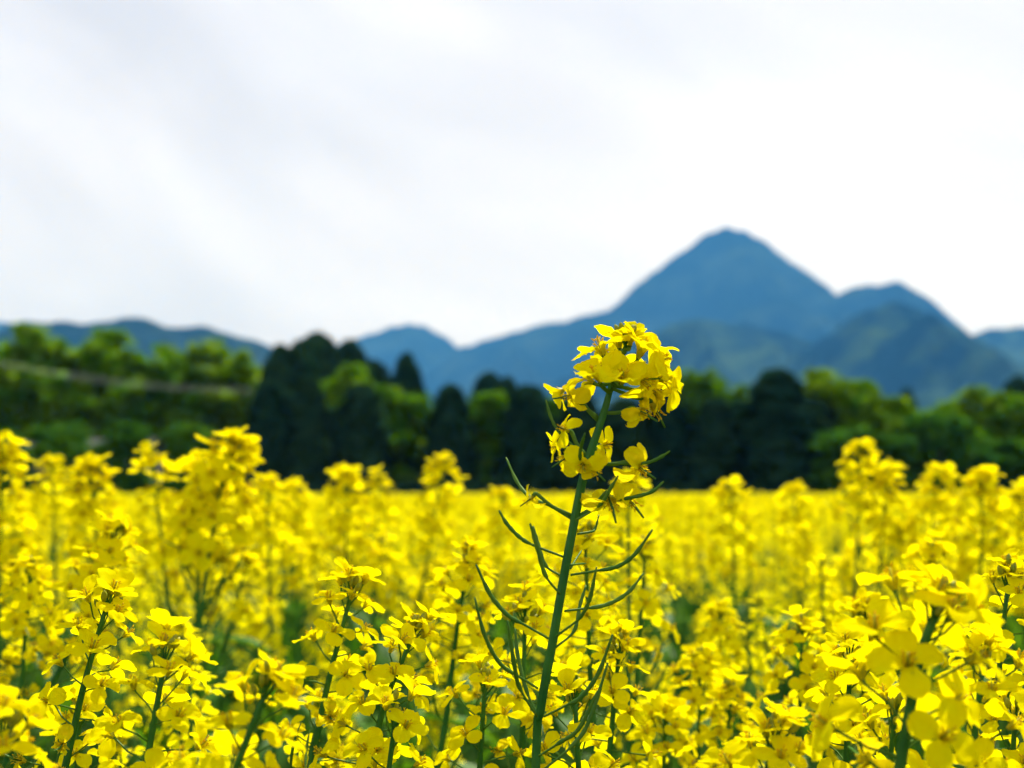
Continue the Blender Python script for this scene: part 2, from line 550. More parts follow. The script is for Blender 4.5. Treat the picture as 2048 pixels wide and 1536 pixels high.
BR = [broadleaf_variant(11, M["fol_bright"]), broadleaf_variant(12, M["fol_bright"]), broadleaf_variant(13, M["fol_bright"])]
BM = [broadleaf_variant(21, M["fol_mid"]), broadleaf_variant(22, M["fol_mid"])]
BF = [broadleaf_variant(31, M["fol_far"])]
CO = [conifer_variant(41, M["fol_dark"], 1.15, 0.34), conifer_variant(42, M["fol_dark"], 1.25, 0.40), conifer_variant(43, M["fol_dark"], 1.1, 0.30)]
CB = [conifer_variant(51, M["fol_dark"], 1.9, 0.46, 7000), conifer_variant(52, M["fol_dark"], 2.2, 0.40, 7000)]


def tree(name, px, top, wpx, D, var, label, group, rot, unit_w):
    p = at(px, top, D)
    h = p.z + 0.1
    w = wpx / F * D
    t = empty(name, (p.x, p.y, 0))
    sc = (w / unit_w, w / unit_w, h / 10.0)
    for nm, me in (("trunk", var[0]), ("crown", var[1])):
        o = put(nm, me, t)
        o.rotation_euler = (0, 0, rot)
    t.scale = sc
    return tag(t, label, "tree", group)


GL, GC, GB, GR = "spring-green trees behind the field on the left", "clipped dark conifers along the field edge", "tall dark conifers behind the hedge row", "leafy trees behind the field on the right"
for i, (px, top, w, D, var, label, gp) in enumerate([
    (-60, 690, 190, 103, BR[1], "leafy green tree cut off by the left edge of the picture", GL),
    (38, 682, 170, 105, BR[2], "bright green tree just left of the tallest leafy tree on the left", GL),
    (100, 655, 200, 102, BR[0], "tallest spring-green broadleaf tree on the left, under the hill top", GL),
    (218, 664, 170, 104, BR[1], "round green tree beside the tallest leafy tree, above the sagging cable", GL),
    (296, 722, 120, 106, BR[2], "lower green tree in the dip between the two high leafy crowns", GL),
    (352, 690, 150, 105, BR[0], "yellow-green tree in the middle of the left wood, left of a wide crown", GL),
    (430, 684, 170, 106, BR[2], "wide green tree at the right end of the left wood", GL),
    (478, 770, 90, 106, BM[0], "low green tree filling the gap before the first dark conifer", GL),
    (696, 734, 150, 91, BR[1], "yellow-green tree showing above the third clipped conifer", "light trees between the conifers"),
    (804, 776, 140, 88.5, BR[0], "light green tree glowing between the third and fourth clipped conifers", "light trees between the conifers"),
    (984, 786, 130, 88.5, BR[2], "light green tree low between the fourth and fifth clipped conifers", "light trees between the conifers"),
    (640, 800, 90, 93, BM[1], "green tree peeping between the second and third clipped conifers", "light trees between the conifers"),
    (1140, 800, 120, 94, BM[0], "green tree partly hidden by the tall rape stem", "light trees between the conifers"),
    (1390, 742, 120, 90, BM[1], "grey-green tree just right of the tall rape blossom", GR),
    (1465, 776, 110, 92, BR[0], "light green tree left of the broad dark conifer", GR),
    (1628, 744, 150, 90, BR[1], "sunlit green tree rising right behind the broad dark conifer", GR),
    (1716, 756, 150, 90, BR[2], "green tree with a rounded top under the pointed wooded hill", GR),
    (1806, 800, 150, 91, BR[0], "lower sunlit tree in the right half of the wood", GR),
    (1880, 826, 150, 86, BM[0], "dull green tree bulging forward in the right wood", GR),
    (1944, 778, 150, 91, BR[1], "spring-green tree near the right end of the wood", GR),
    (2030, 786, 150, 90, BR[2], "leafy tree touching the right edge of the picture", GR),
    (2130, 780, 170, 92, BR[0], "leafy tree just past the right edge of the wood", GR),
    (1670, 860, 150, 85, BM[1], "low dark green tree in front of the sunlit ones on the right", GR),
    (1780, 872, 140, 85, BM[0], "low bushy tree behind the tall rape plant on the right", GR),
    (1980, 880, 170, 85, BM[1], "low bushy tree at the right end of the field edge", GR),
]):
    tree("broadleaf_tree", px, top, w, D, var, label, gp, i * 1.7, 5.0)
ORD = ["first", "second", "third", "fourth", "fifth"]
for i, (px, top, w, D, var) in enumerate([(538, 764, 78, 86, CO[0]), (621, 757, 74, 86, CO[1]), (724, 770, 92, 85.5, CO[2]), (900, 773, 84, 86, CO[0]), (1057, 773, 98, 85.5, CO[2])]):
    tree("conifer_tree", px, top, w, D, var, ORD[i] + " clipped dark conifer from the left in the row behind the field", GC, i * 2.1, 1.75)
for i, (px, top, w, D, var, label) in enumerate([
    (1160, 790, 90, 86, CO[1], "dark conifer behind the blossom of the tall rape stem"),
    (1250, 800, 95, 86, CO[0], "dark conifer right of the tall rape stem"),
    (1330, 790, 90, 87, CO[2], "dark conifer between the tall blossom and the grey-green tree"),
    (1430, 800, 90, 86, CO[1], "blue-green conifer in deep shade under the grey-green tree"),
    (1552, 741, 112, 85, CO[2], "broad dark conifer standing alone against the right hills"),
    (577, 788, 70, 88, CO[2], "dark conifer squeezed between the first and second clipped conifers"),
    (672, 822, 70, 88, CO[0], "dark low conifer between the second and third clipped conifers"),
    (785, 852, 90, 89, CO[1], "dark low conifer right of the third clipped conifer"),
    (845, 838, 80, 89, CO[2], "dark low conifer left of the fourth clipped conifer"),
    (962, 846, 90, 89, CO[0], "dark low conifer right of the fourth clipped conifer"),
    (1485, 806, 90, 88, CO[1], "dark low conifer left of the broad dark conifer"),
    (1622, 800, 90, 88, CO[0], "dark low conifer right of the broad dark conifer"),
]):
    tree("conifer_tree", px, top, w, D, var, label, GC, i * 1.3 + .4, 1.6)
for i, (px, top, w, D, var, label) in enumerate([
    (562, 692, 110, 92, CB[0], "tall dark conifer at the left of the high group behind the row"),
    (606, 684, 110, 93, CB[1], "dark conifer just left of the highest conifer behind the row"),
    (634, 668, 120, 110, CB[1], "highest dark conifer behind the clipped row"),
    (700, 682, 110, 108, CB[0], "tall dark conifer right of the highest one behind the row"),
    (746, 722, 90, 109, CB[1], "dark conifer at the right slope of the high group"),
    (814, 708, 84, 106, CB[0], "lone dark pointed conifer under the distant blue hill"),
    (978, 748, 90, 108, CB[1], "dark conifer tip left of the fifth clipped conifer"),
    (1014, 756, 80, 108, CB[0], "dark conifer tip just above the fifth clipped conifer"),
    (1814, 780, 60, 112, CB[0], "small dark conifer tip above the lower sunlit tree on the right"),
    (2036, 756, 80, 112, CB[1], "dark conifer tip at the right edge behind the leafy trees"),
]):
    tree("conifer_tree", px, top, w, D, var, label, GB, i * 1.9, 2.6)

# a wood too dense to count closes the gaps low down, and a fringe of bushes along the field edge
rng = random.Random(5)
for nm, lab, cat, y0, y1, hmin, hmax, cnt, mt in (("wood", "dense dark wood closing the gaps low behind the tree row", "wood", 107, 114, 6.0, 9.2, 13000, "fol_mid"),
                                                  ("undergrowth", "dark bushy undergrowth along the far field edge", "undergrowth", 83.0, 86.5, 0.9, 2.6, 7000, "fol_dark")):
    b = MB(); cs, ns, ss = [], [], []
    for k in range(cnt):
        x = rng.uniform(-52, 52)
        h = hmin + (hmax - hmin) * (0.5 + 0.5 * mnoise.noise(Vector((x / 3.0, 1.7, 0)))) * rng.uniform(0.85, 1)
        z = h * rng.random() ** 0.7
        cs.append(Vector((x, rng.uniform(y0, y1), z)))
        ns.append(Vector((rng.gauss(0, 1), -abs(rng.gauss(0.6, .5)), rng.gauss(.5, .6))).normalized())
        ss.append(rng.uniform(0.25, 0.5))
    leaf_quads(b, cs, ns, ss, rng)
    tag(put(nm, b.mesh(nm, [M[mt]], False)), lab, cat, kind="stuff")

# shed glimpsed between the trees on the left
s = empty("farm_shed", at(170, 978, 88.5))
s.location.z = 0
tag(s, "farm shed with pale grey roof glimpsed through the trees on the left", "shed")
b = MB(); b.box((0, 0, 1.85), (8.0, 4.0, 3.6)); put("wall", b.mesh("wall", [M["wallm"]], False), s)
for sgn in (-1, 1):
    b = MB()
    b.add([(-4.3, 0, 4.5), (4.3, 0, 4.5), (4.3, sgn * 2.4, 3.92), (-4.3, sgn * 2.4, 3.92), (-4.3, 0, 4.43), (4.3, 0, 4.43), (4.3, sgn * 2.4, 3.85), (-4.3, sgn * 2.4, 3.85)],
          [(0, 1, 2, 3), (7, 6, 5, 4), (2, 6, 7, 3), (0, 3, 7, 4), (1, 5, 6, 2)])
    put("roof", b.mesh("roof", [M["roof"]], False), s)
for i, (px, top, w, D, var, label) in enumerate([
    (10, 862, 120, 83.5, BM[0], "low dark bush before the shed at the far left"),
    (118, 846, 120, 83.5, BM[1], "dark bush before the shed between its two pale roof patches"),
    (262, 850, 120, 83.5, BM[0], "dark bush before the right end of the pale shed roof"),
    (385, 850, 120, 83.5, BM[1], "dark bush in front of the wide green tree on the left"),
    (190, 892, 110, 82.5, BM[1], "low dark bush under the pale shed roof"),
]):
    o = tree("bush", px, top, w, D, var, label, "dark bushes before the shed", i * 1.1, 6.6)
    o["category"] = "bush"

# utility poles and the sagging cables between them
def cable_pt(px):
    return at(px, 778 - 1.89e-4 * (px - 540) ** 2, 78 + (px + 160) / 730 * 20)


pa, pb = cable_pt(-160), cable_pt(570)
for p, lab in ((pa, "concrete utility pole beyond the left edge carrying the cables"), (pb, "concrete utility pole hidden among the dark conifers left of the highest one")):
    t = empty("utility_pole", (p.x, p.y + 0.3, 0))
    tag(t, lab, "pole", "utility poles")
    b = MB(); b.tube([(0, 0, -.3), (0, 0, 4), (0, 0, p.z + 0.3)], [0.16, 0.13, 0.1], 10); put("pole_shaft", b.mesh("pole_shaft", [M["concrete"]]), t)
    b = MB(); b.box((0, -0.2, p.z - 0.1), (0.7, 0.16, 0.1)); put("cross_arm", b.mesh("cross_arm", [M["steel"]], False), t)
for off, lab in ((0.0, "upper grey cable sagging in front of the left trees"), (-0.2, "lower grey cable sagging just below the other one")):
    b = MB(); b.tube([cable_pt(-160 + 730 * i / 28) + Vector((0, 0, off)) for i in range(29)], 0.009, 6)
    tag(put("overhead_cable", b.mesh("overhead_cable", [M["steel"]])), lab, "cable", "overhead cables")


# ------------------------------------------------------------------ rape flower pieces
def petal_mb(seed, Lb=0.0095, Wd=0.0080, claw=0.0045, bend=78, curl=18, cup=0.10, wr=0.0004, rows=9, cols=7, mi=0):
    """one petal in the XZ plane: narrow claw up, round blade out along +X"""
    rng = random.Random(seed)
    total = claw + Lb
    verts, uvs, faces = [], [], []
    x = z = 0.0
    x = 0.0007
    prev = 0.0
    sd = rng.uniform(0, 50)
    for i in range(rows + 1):
        u = math.sin(math.pi / 2 * i / rows) ** 1.15
        sdist = u * total
        ds = sdist - prev
        prev = sdist
        k = sdist / total
        c0 = claw / total
        if k < c0 * 0.7:
            th = R(10)
        else:
            q = min(1, (k - c0 * 0.7) / 0.22)
            q = q * q * (3 - 2 * q)
            th = R(10 + (bend - 10) * q + curl * max(0, (k - c0 - 0.1)) / (1 - c0))
        x += math.sin(th) * ds
        z += math.cos(th) * ds
        if k <= c0 * 0.8:
            w = 0.0008
        else:
            q = (k - c0 * 0.8) / (1 - c0 * 0.8)
            w = 0.0008 + (Wd / 2 - 0.0008) * ((1 - (1 - min(1, q / 0.55)) ** 1.7) if q < 0.55 else max(0.0, 1 - ((q - 0.55) / 0.45) ** 2.6) ** 0.5)
            w = max(w, Wd * 0.20)
        for j in range(cols):
            v = -1 + 2 * j / (cols - 1)
            nn = mnoise.noise(Vector((sd + u * 3.0, v * 1.6, sd)))
            nn2 = mnoise.noise(Vector((sd + 9 + v * 2.5, u * 5, 0)))
            dz = cup * abs(v) ** 2 * w * (1 if k > c0 else 0.3) + wr * nn * 2.2 * min(1, k * 1.6)
            ln = math.cos(th) * nn2 * wr
            edge = 1 + 0.07 * nn2 * (1 if k > 0.6 else 0)
            notch = -0.0006 * max(0, 1 - abs(v) * 3) if i == rows else 0.0
            verts.append((x * 1.0 - math.cos(th) * dz * 0.6 + ln + (notch + (0.0007 * (1 - v * v) if i == rows else 0)) * math.sin(th), v * w * edge, z + math.sin(th) * dz))
            uvs.append((0.5 + v * 0.5 * (0.35 + 0.65 * k), k))
    for i in range(rows):
        for j in range(cols - 1):
            a = i * cols + j
            faces.append((a, a + 1, a + cols + 1, a + cols))
    b = MB()
    b.add(verts, faces, mi, None, uvs)
    return b


def core_mb(seed, ped, tilt=0.0, pod=0.0, lod=0, stam=True):
    """stalk, four sepals, six stamens and pistil; materials 0 stalk, 1 sepal, 2 stamen. Flower base at z = ped"""
    rng = random.Random(seed)
    b = MB()
    n = 5 if lod == 0 else 3
    bow = rng.uniform(-.0012, .0012)
    if ped > 0:
        b.tube([(0, 0, 0), (bow, bow * .5, ped * .5), (0, 0, ped * .93), (math.sin(tilt) * .0008, 0, ped + .0002)], [0.00055, 0.00045, 0.0005, 0.0008], n, 0, False)
    T = Matrix.Translation((0, 0, ped)) @ Matrix.Rotation(tilt, 4, 'Y')
    stalk, b, ped = b, MB(), 0.0
    for k in range(4):
        a = k * math.pi / 2 + math.pi / 4 + rng.uniform(-.15, .15)
        sp = rng.uniform(25, 50)
        m = Matrix.Translation((0, 0, ped)) @ Matrix.Rotation(a, 4, 'Z')
        t = R(sp)
        l_ = 0.0062
        b.add([(0.0006, -.0006, 0), (0.0006, .0006, 0), (0.0006 + l_ * .5 * math.sin(t * .6), -.0011, l_ * .5 * math.cos(t * .6)), (0.0006 + l_ * .5 * math.sin(t * .6), .0011, l_ * .5 * math.cos(t * .6)),
               (0.0006 + l_ * math.sin(t), 0, l_ * math.cos(t))], [(0, 1, 3, 2), (2, 3, 4)], 1, m)
    if stam:
        for k in range(6):
            a = k * math.pi / 3 + rng.uniform(-.2, .2)
            h = 0.0075 if k % 3 else 0.0058
            h *= rng.uniform(.9, 1.1)
            r0, r1 = 0.0006, rng.uniform(0.0012, 0.0024)
            p0 = Vector((r0 * math.cos(a), r0 * math.sin(a), ped)); p1 = Vector((r1 * math.cos(a), r1 * math.sin(a), ped + h))
            b.tube([p0, p0.lerp(p1, .5) + Vector((math.cos(a) * .0002, math.sin(a) * .0002, 0)), p1], 0.00016, 3, 2, False)
            d = Vector((math.cos(a), math.sin(a), .9)).normalized()
            b.tube([p1 - d * .0008, p1, p1 + d * .0009], [0.00025, 0.00042, 0.0002], 4, 2)
    plen = 0.0075 + pod
    b.tube([(0, 0, ped), (0.0002, 0, ped + plen * .5), (0.0006 + pod * .12, 0, ped + plen)], [0.0005, 0.0006 + pod * .01, 0.0004], 5 if lod == 0 else 3, 0 if pod else 1)
    return stalk.merge(b, T)


def pod_mb(seed, ped=0.016, ln=0.045, curve=55, lod=0, rad=0.00115):
    """stalk leaving at a wide angle, slender pod curving up (towards local +X), thin beak"""
    rng = random.Random(seed)
    b = MB()
    pts, rad_ = [], []
    p = Vector((0, 0, 0)); th = 0.0
    n1, n2 = (3, 8) if lod == 0 else (1, 3)
    side = rng.uniform(-.15, .15)
    for i in range(n1 + 1):
        pts.append(p.copy()); rad_.append(0.0006)
        if i < n1:
            p += Vector((math.sin(th), side * .3, math.cos(th))) * ped / n1
            th += R(curve * 0.25 / n1)
    for i in range(n2):
        p += Vector((math.sin(th), side * .3, math.cos(th))) * ln / n2
        th += R(curve * 0.75 / n2)
        q = (i + 1) / n2
        bead = 1 + (0.10 * math.sin(i * 2.2) if lod == 0 else 0)
        pts.append(p.copy()); rad_.append(rad * bead if q < 0.8 else rad * (0.5 if q < 0.95 else 0.28))
    b.tube(pts, rad_, 6 if lod == 0 else 3, 0)
    return b


def bud_mb(seed, ped=0.008, lod=0):
    b = MB()
    n = 6 if lod == 0 else 4
    b.tube([(0, 0, 0), (0.0003, 0, ped)], 0.0005, 4 if lod == 0 else 3, 1, False)
    b.tube([(0, 0, ped - .0002), (0, 0, ped + .0012), (0, 0, ped + .0030), (0, 0, ped + .0050), (0, 0, ped + .0064)], [0.0006, 0.0014, 0.0018, 0.0014, 0.0003], n, 0)
    return b


class Flower:
    """stalk/sepals/stamens mesh, petal placements and a joined mesh"""
    def __init__(self, seed, kind, ped):
        rng = random.Random(seed)
        self.ped = ped
        old = kind == "wilt"
        mat_p = M["petal_old"] if old else M["petal"]
        tilt = R({"open": rng.uniform(2, 34), "cup": rng.uniform(-8, 18), "flat": rng.uniform(0, 42), "wilt": rng.uniform(-35, 10)}[kind])
        self.T = Matrix.Translation((0, 0, ped)) @ Matrix.Rotation(tilt, 4, 'Y')
        self.core_b = core_mb(seed, ped, tilt, pod=0.012 if old else 0.0, stam=True)
        self.core = self.core_b.mesh("flower", [M["pod"], M["sepal"], M["stamen"]])
        self.petals = []
        joined = MB().merge(self.core_b)
        b0 = {"open": 80, "cup": 56, "flat": 96, "wilt": 128}[kind]
        for k in range(4):
            if old and rng.random() < 0.22:
                continue
            sz = rng.uniform(0.9, 1.1)
            pb_ = petal_mb(seed * 10 + k, Lb=0.0098 * sz * (0.92 if old else 1), Wd=0.0098 * sz * (0.80 if old else 1), bend=b0 + rng.uniform(-20, 24), curl=rng.uniform(2, 48) if not old else rng.uniform(10, 50),
                           cup=rng.uniform(-.15, .35) if not old else rng.uniform(.3, .9), wr=0.0008 if not old else 0.0011)
            m = Matrix.Translation((0, 0, 0.0004)) @ Matrix.Rotation(k * math.pi / 2 + math.pi / 4 + rng.uniform(-.2, .2), 4, 'Z')
            self.petals.append((pb_.mesh("petal", [mat_p]), m))
            joined.merge(pb_, self.T @ m, 3)
        self.joined = joined.mesh("flower", [M["pod"], M["sepal"], M["stamen"], mat_p])


rv = random.Random(77)
FL = {"open": [Flower(100 + i, "open", rv.uniform(.015, .022)) for i in range(6)],
      "cup": [Flower(200 + i, "cup", rv.uniform(.012, .018)) for i in range(4)],
      "flat": [Flower(300 + i, "flat", rv.uniform(.017, .023)) for i in range(4)],
      "wilt": [Flower(400 + i, "wilt", rv.uniform(.016, .022)) for i in range(5)]}
PODS = [pod_mb(500 + i, rv.uniform(.012, .018), rv.uniform(.030, .055), rv.uniform(35, 80)).mesh("pod", [M["pod"]]) for i in range(8)]
BUDS = [bud_mb(600 + i, rv.uniform(.005, .011)).mesh("bud", [M["bud"], M["stem"]]) for i in range(4)]


def leaf_mb(seed, ln=0.12, w=0.028, lod=0):
    rng = random.Random(seed)
    b = MB(); verts, faces = [], []
    n = 8 if lod == 0 else 4
    p = Vector((0, 0, 0)); th = R(rng.uniform(15, 40))
    for i in range(n + 1):
        u = i / n
        ww = w * (0.55 + 0.9 * u) * (1 - u ** 2.2) ** 0.8 if u < 1 else 0
        for v in (-1, 0, 1):
            verts.append((p.x - abs(v) * ww * .15, v * ww + 0.004 * mnoise.noise(Vector((u * 6, v, seed))), p.z + abs(v) * ww * .3))
        p += Vector((math.sin(th), 0, math.cos(th))) * ln / n
        th += R(rng.uniform(60, 100) / n)
    for i in range(n):
        for j in range(2):
            a = i * 3 + j
            faces.append((a, a + 1, a + 4, a + 3))
    return b.add(verts, faces)


LEAVES = [leaf_mb(700 + i, rv.uniform(.09, .16), rv.uniform(.014, .026)).mesh("leaf", [M["leaf"]]) for i in range(4)]


class Axis:
    """polyline walked from its tip downwards"""
    def __init__(self, pts):
        self.p = [Vector(q) for q in pts]            # tip first
        self.s = [0.0]
        for a, b_ in zip(self.p, self.p[1:]):
            self.s.append(self.s[-1] + (b_ - a).length)

    def at(self, s_):
        s_ = min(s_, self.s[-1] - 1e-5)
        for i in range(len(self.p) - 1):
            if s_ <= self.s[i + 1]:
                f_ = (s_ - self.s[i]) / max(1e-9, self.s[i + 1] - self.s[i])
                return self.p[i].lerp(self.p[i + 1], f_), (self.p[i] - self.p[i + 1]).normalized()


def raceme(rng, axis, nb=7, nf=18, nw=3, npod=10, dome=0.042, space=0.0085, fs=1.0):
    """elements of one flower head: (kind, variant, matrix), walking down from the tip"""
    out = []
    phi = rng.uniform(0, 6.28)

    def el(kind, var, s_, ang, sc):
        nonlocal phi
        phi += 2.39996 + rng.uniform(-.25, .25)
        p, t = axis.at(s_)
        ref = Vector((0, 0, 1)) if abs(t.z) < 0.9 else Vector((1, 0, 0))
        e1 = (ref - t * ref.dot(t)).normalized(); e2 = t.cross(e1)
        rad = e1 * math.cos(phi) + e2 * math.sin(phi)
        d = t * math.cos(ang) + rad * math.sin(ang)
        m = frame(p, d, t, sc)
        if kind == "bud":
            m = m @ Matrix.Rotation(rng.uniform(0, 6.28), 4, 'Z')
        elif kind != "pod":
            m = m @ Matrix.Rotation(rng.uniform(-.7, .7), 4, 'Z')
        out.append((kind, var, m))

    for k in range(nb):
        el("bud", rng.randrange(len(BUDS)), 0.0008 * k, R(8 + 5 * k + rng.uniform(-5, 5)), fs * rng.uniform(.75, 1.1))
    for k in range(nf):
        t = k / max(1, nf - 1)
        kind = "cup" if t < 0.2 else ("open" if t < 0.7 else rng.choice(["open", "flat", "flat"]))
        el(kind, rng.randrange(len(FL[kind])), 0.004 + dome * t ** 1.15, R(16 + 68 * t ** 0.75 + rng.uniform(-12, 12)), fs * rng.uniform(.88, 1.1))
    s_ = 0.004 + dome
    for k in range(nw):
        s_ += space * rng.uniform(.4, .9)
        el("wilt", rng.randrange(len(FL["wilt"])), s_, R(rng.uniform(62, 86)), fs * rng.uniform(.85, 1.05))
    for k in range(npod):
        s_ += space * rng.uniform(.7, 1.3)
        if s_ > axis.s[-1]: break
        el("pod", rng.randrange(len(PODS)), s_, R(rng.uniform(52, 78)), fs * rng.uniform(.8, 1.2) * min(1.25, .7 + k * .05))
    return out


def stem_tube(b, pts_tip_first, r_tip, r_base, n=7, per=5):
    pts = crom(list(reversed(pts_tip_first)), per)
    k = len(pts)
    ln = [0.0]
    for a, c in zip(pts, pts[1:]):
        ln.append(ln[-1] + (c - a).length)
    rad = []
    for l_ in ln:
        q = (ln[-1] - l_)                                  # metres below the tip
        rad.append(r_tip + (r_base - r_tip) * min(1, q / 0.45) ** 0.75)
    b.tube(pts, rad, n, 0)
    return pts


def realise(root, elements, detail):
    """link the elements of flower heads as parts (detail 0: petals are sub-parts)"""
    inv = root.matrix_basis.inverted()
    for kind, var, m in elements:
        mm_ = inv @ m
        if kind == "pod":
            put("pod", PODS[var], root, mm_)
        elif kind == "bud":
            put("bud", BUDS[var], root, mm_)
        else:
            fl = FL[kind][var]
            if detail == 0:
                f = put("flower", fl.core, root, mm_)
                for pm, pmat in fl.petals:
                    put("petal", pm, f, fl.T @ pmat)
            else:
                put("flower", fl.joined, root, mm_)


PLACED = []
GNEAR = "rape plants in flower in the near rows"
GHOR = "soft rape heads standing up against the dark trees"


def near_plant(label, top, low, d, dlow=None, seed=0, detail=1, nf=18, nb=7, nw=4, npod=20, dome=0.042, fs=1.0, sides=0, mid=None, space=0.0085, rtip=0.0008, rbase=0.0036, group=GNEAR):
    fs *= .70
    if d < .7:
        nf = round(nf * .82)
    """top: pixel of the tip of the axis, low: pixel where the stem is lost, d: depth of the tip"""
    rng = random.Random(1000 + seed)
    dlow = dlow or d
    if group == GHOR:                                      # top is the top of the blossom, not of the axis
        top = (top[0], top[1] + 0.010 * fs * F / d)
    P0, P1 = at(*top, d), at(*low, dlow)
    pts = [P0]
    if mid: pts.append(at(*mid, (d + dlow) / 2))
    pts.append(P1)
    dirn = (P1 - pts[-2]).normalized()
    P2 = P1 + dirn * 0.16
    P2.z = min(P2.z, P1.z - 0.12)
    base = Vector((P2.x + dirn.x * 0.05, P2.y + dirn.y * .05 + rng.uniform(0, .04), 0.0))
    pts += [P2, P2.lerp(base, 0.5) + Vector((rng.uniform(-.02, .02), 0, 0)), base + Vector((0, 0, -.02))]
    root = empty("rape_plant", base)
    tag(root, label, "rape plant", group)
    b = MB()
    inv = root.matrix_basis.inverted()
    line = stem_tube(b, [inv @ p for p in pts], rtip, rbase)
    wl = [root.matrix_basis @ p for p in reversed(line)]
    els = raceme(rng, Axis(wl), nb, nf, nw, npod, dome, space, fs)
    realise(root, els, detail)
    put("stem", b.mesh("stem", [M["stem"]]), root)
    ax = Axis(wl)
    for k in range(sides):
        s_ = rng.uniform(0.16, 0.34) + 0.05 * k
        p, t = ax.at(s_)
        a = rng.uniform(0, 6.28)
        o = Vector((math.cos(a), math.sin(a) * .7 + .25, 0))
        ln = s_ * rng.uniform(.55, .85)
        tip = p + o * ln * .34 + Vector((0, 0, ln * .95))
        br = [tip, p + o * ln * .22 + Vector((0, 0, ln * .4)), p]
        bb = MB()
        bl = stem_tube(bb, [inv @ q for q in br], 0.0007, 0.0022, 6)
        put("branch", bb.mesh("branch", [M["stem"]]), root)
        el2 = raceme(rng, Axis([root.matrix_basis @ q for q in reversed(bl)]), 5, rng.randrange(9, 14), 2, 6, 0.032, 0.008, fs * .95)
        realise(root, el2, max(detail, 1))
    for k in range(5):
        s_ = 0.24 + 0.09 * k + rng.uniform(-.03, .03)
        p, t = ax.at(s_)
        a = rng.uniform(0, 6.28)
        m = frame(p, Vector((0, 0, 1)), Vector((math.cos(a), math.sin(a), 0)), rng.uniform(.6, 1.1))
        put("leaf", LEAVES[rng.randrange(4)], root, inv @ m)
    PLACED.append((P0.x, P0.y, base.x, base.y))
    return root


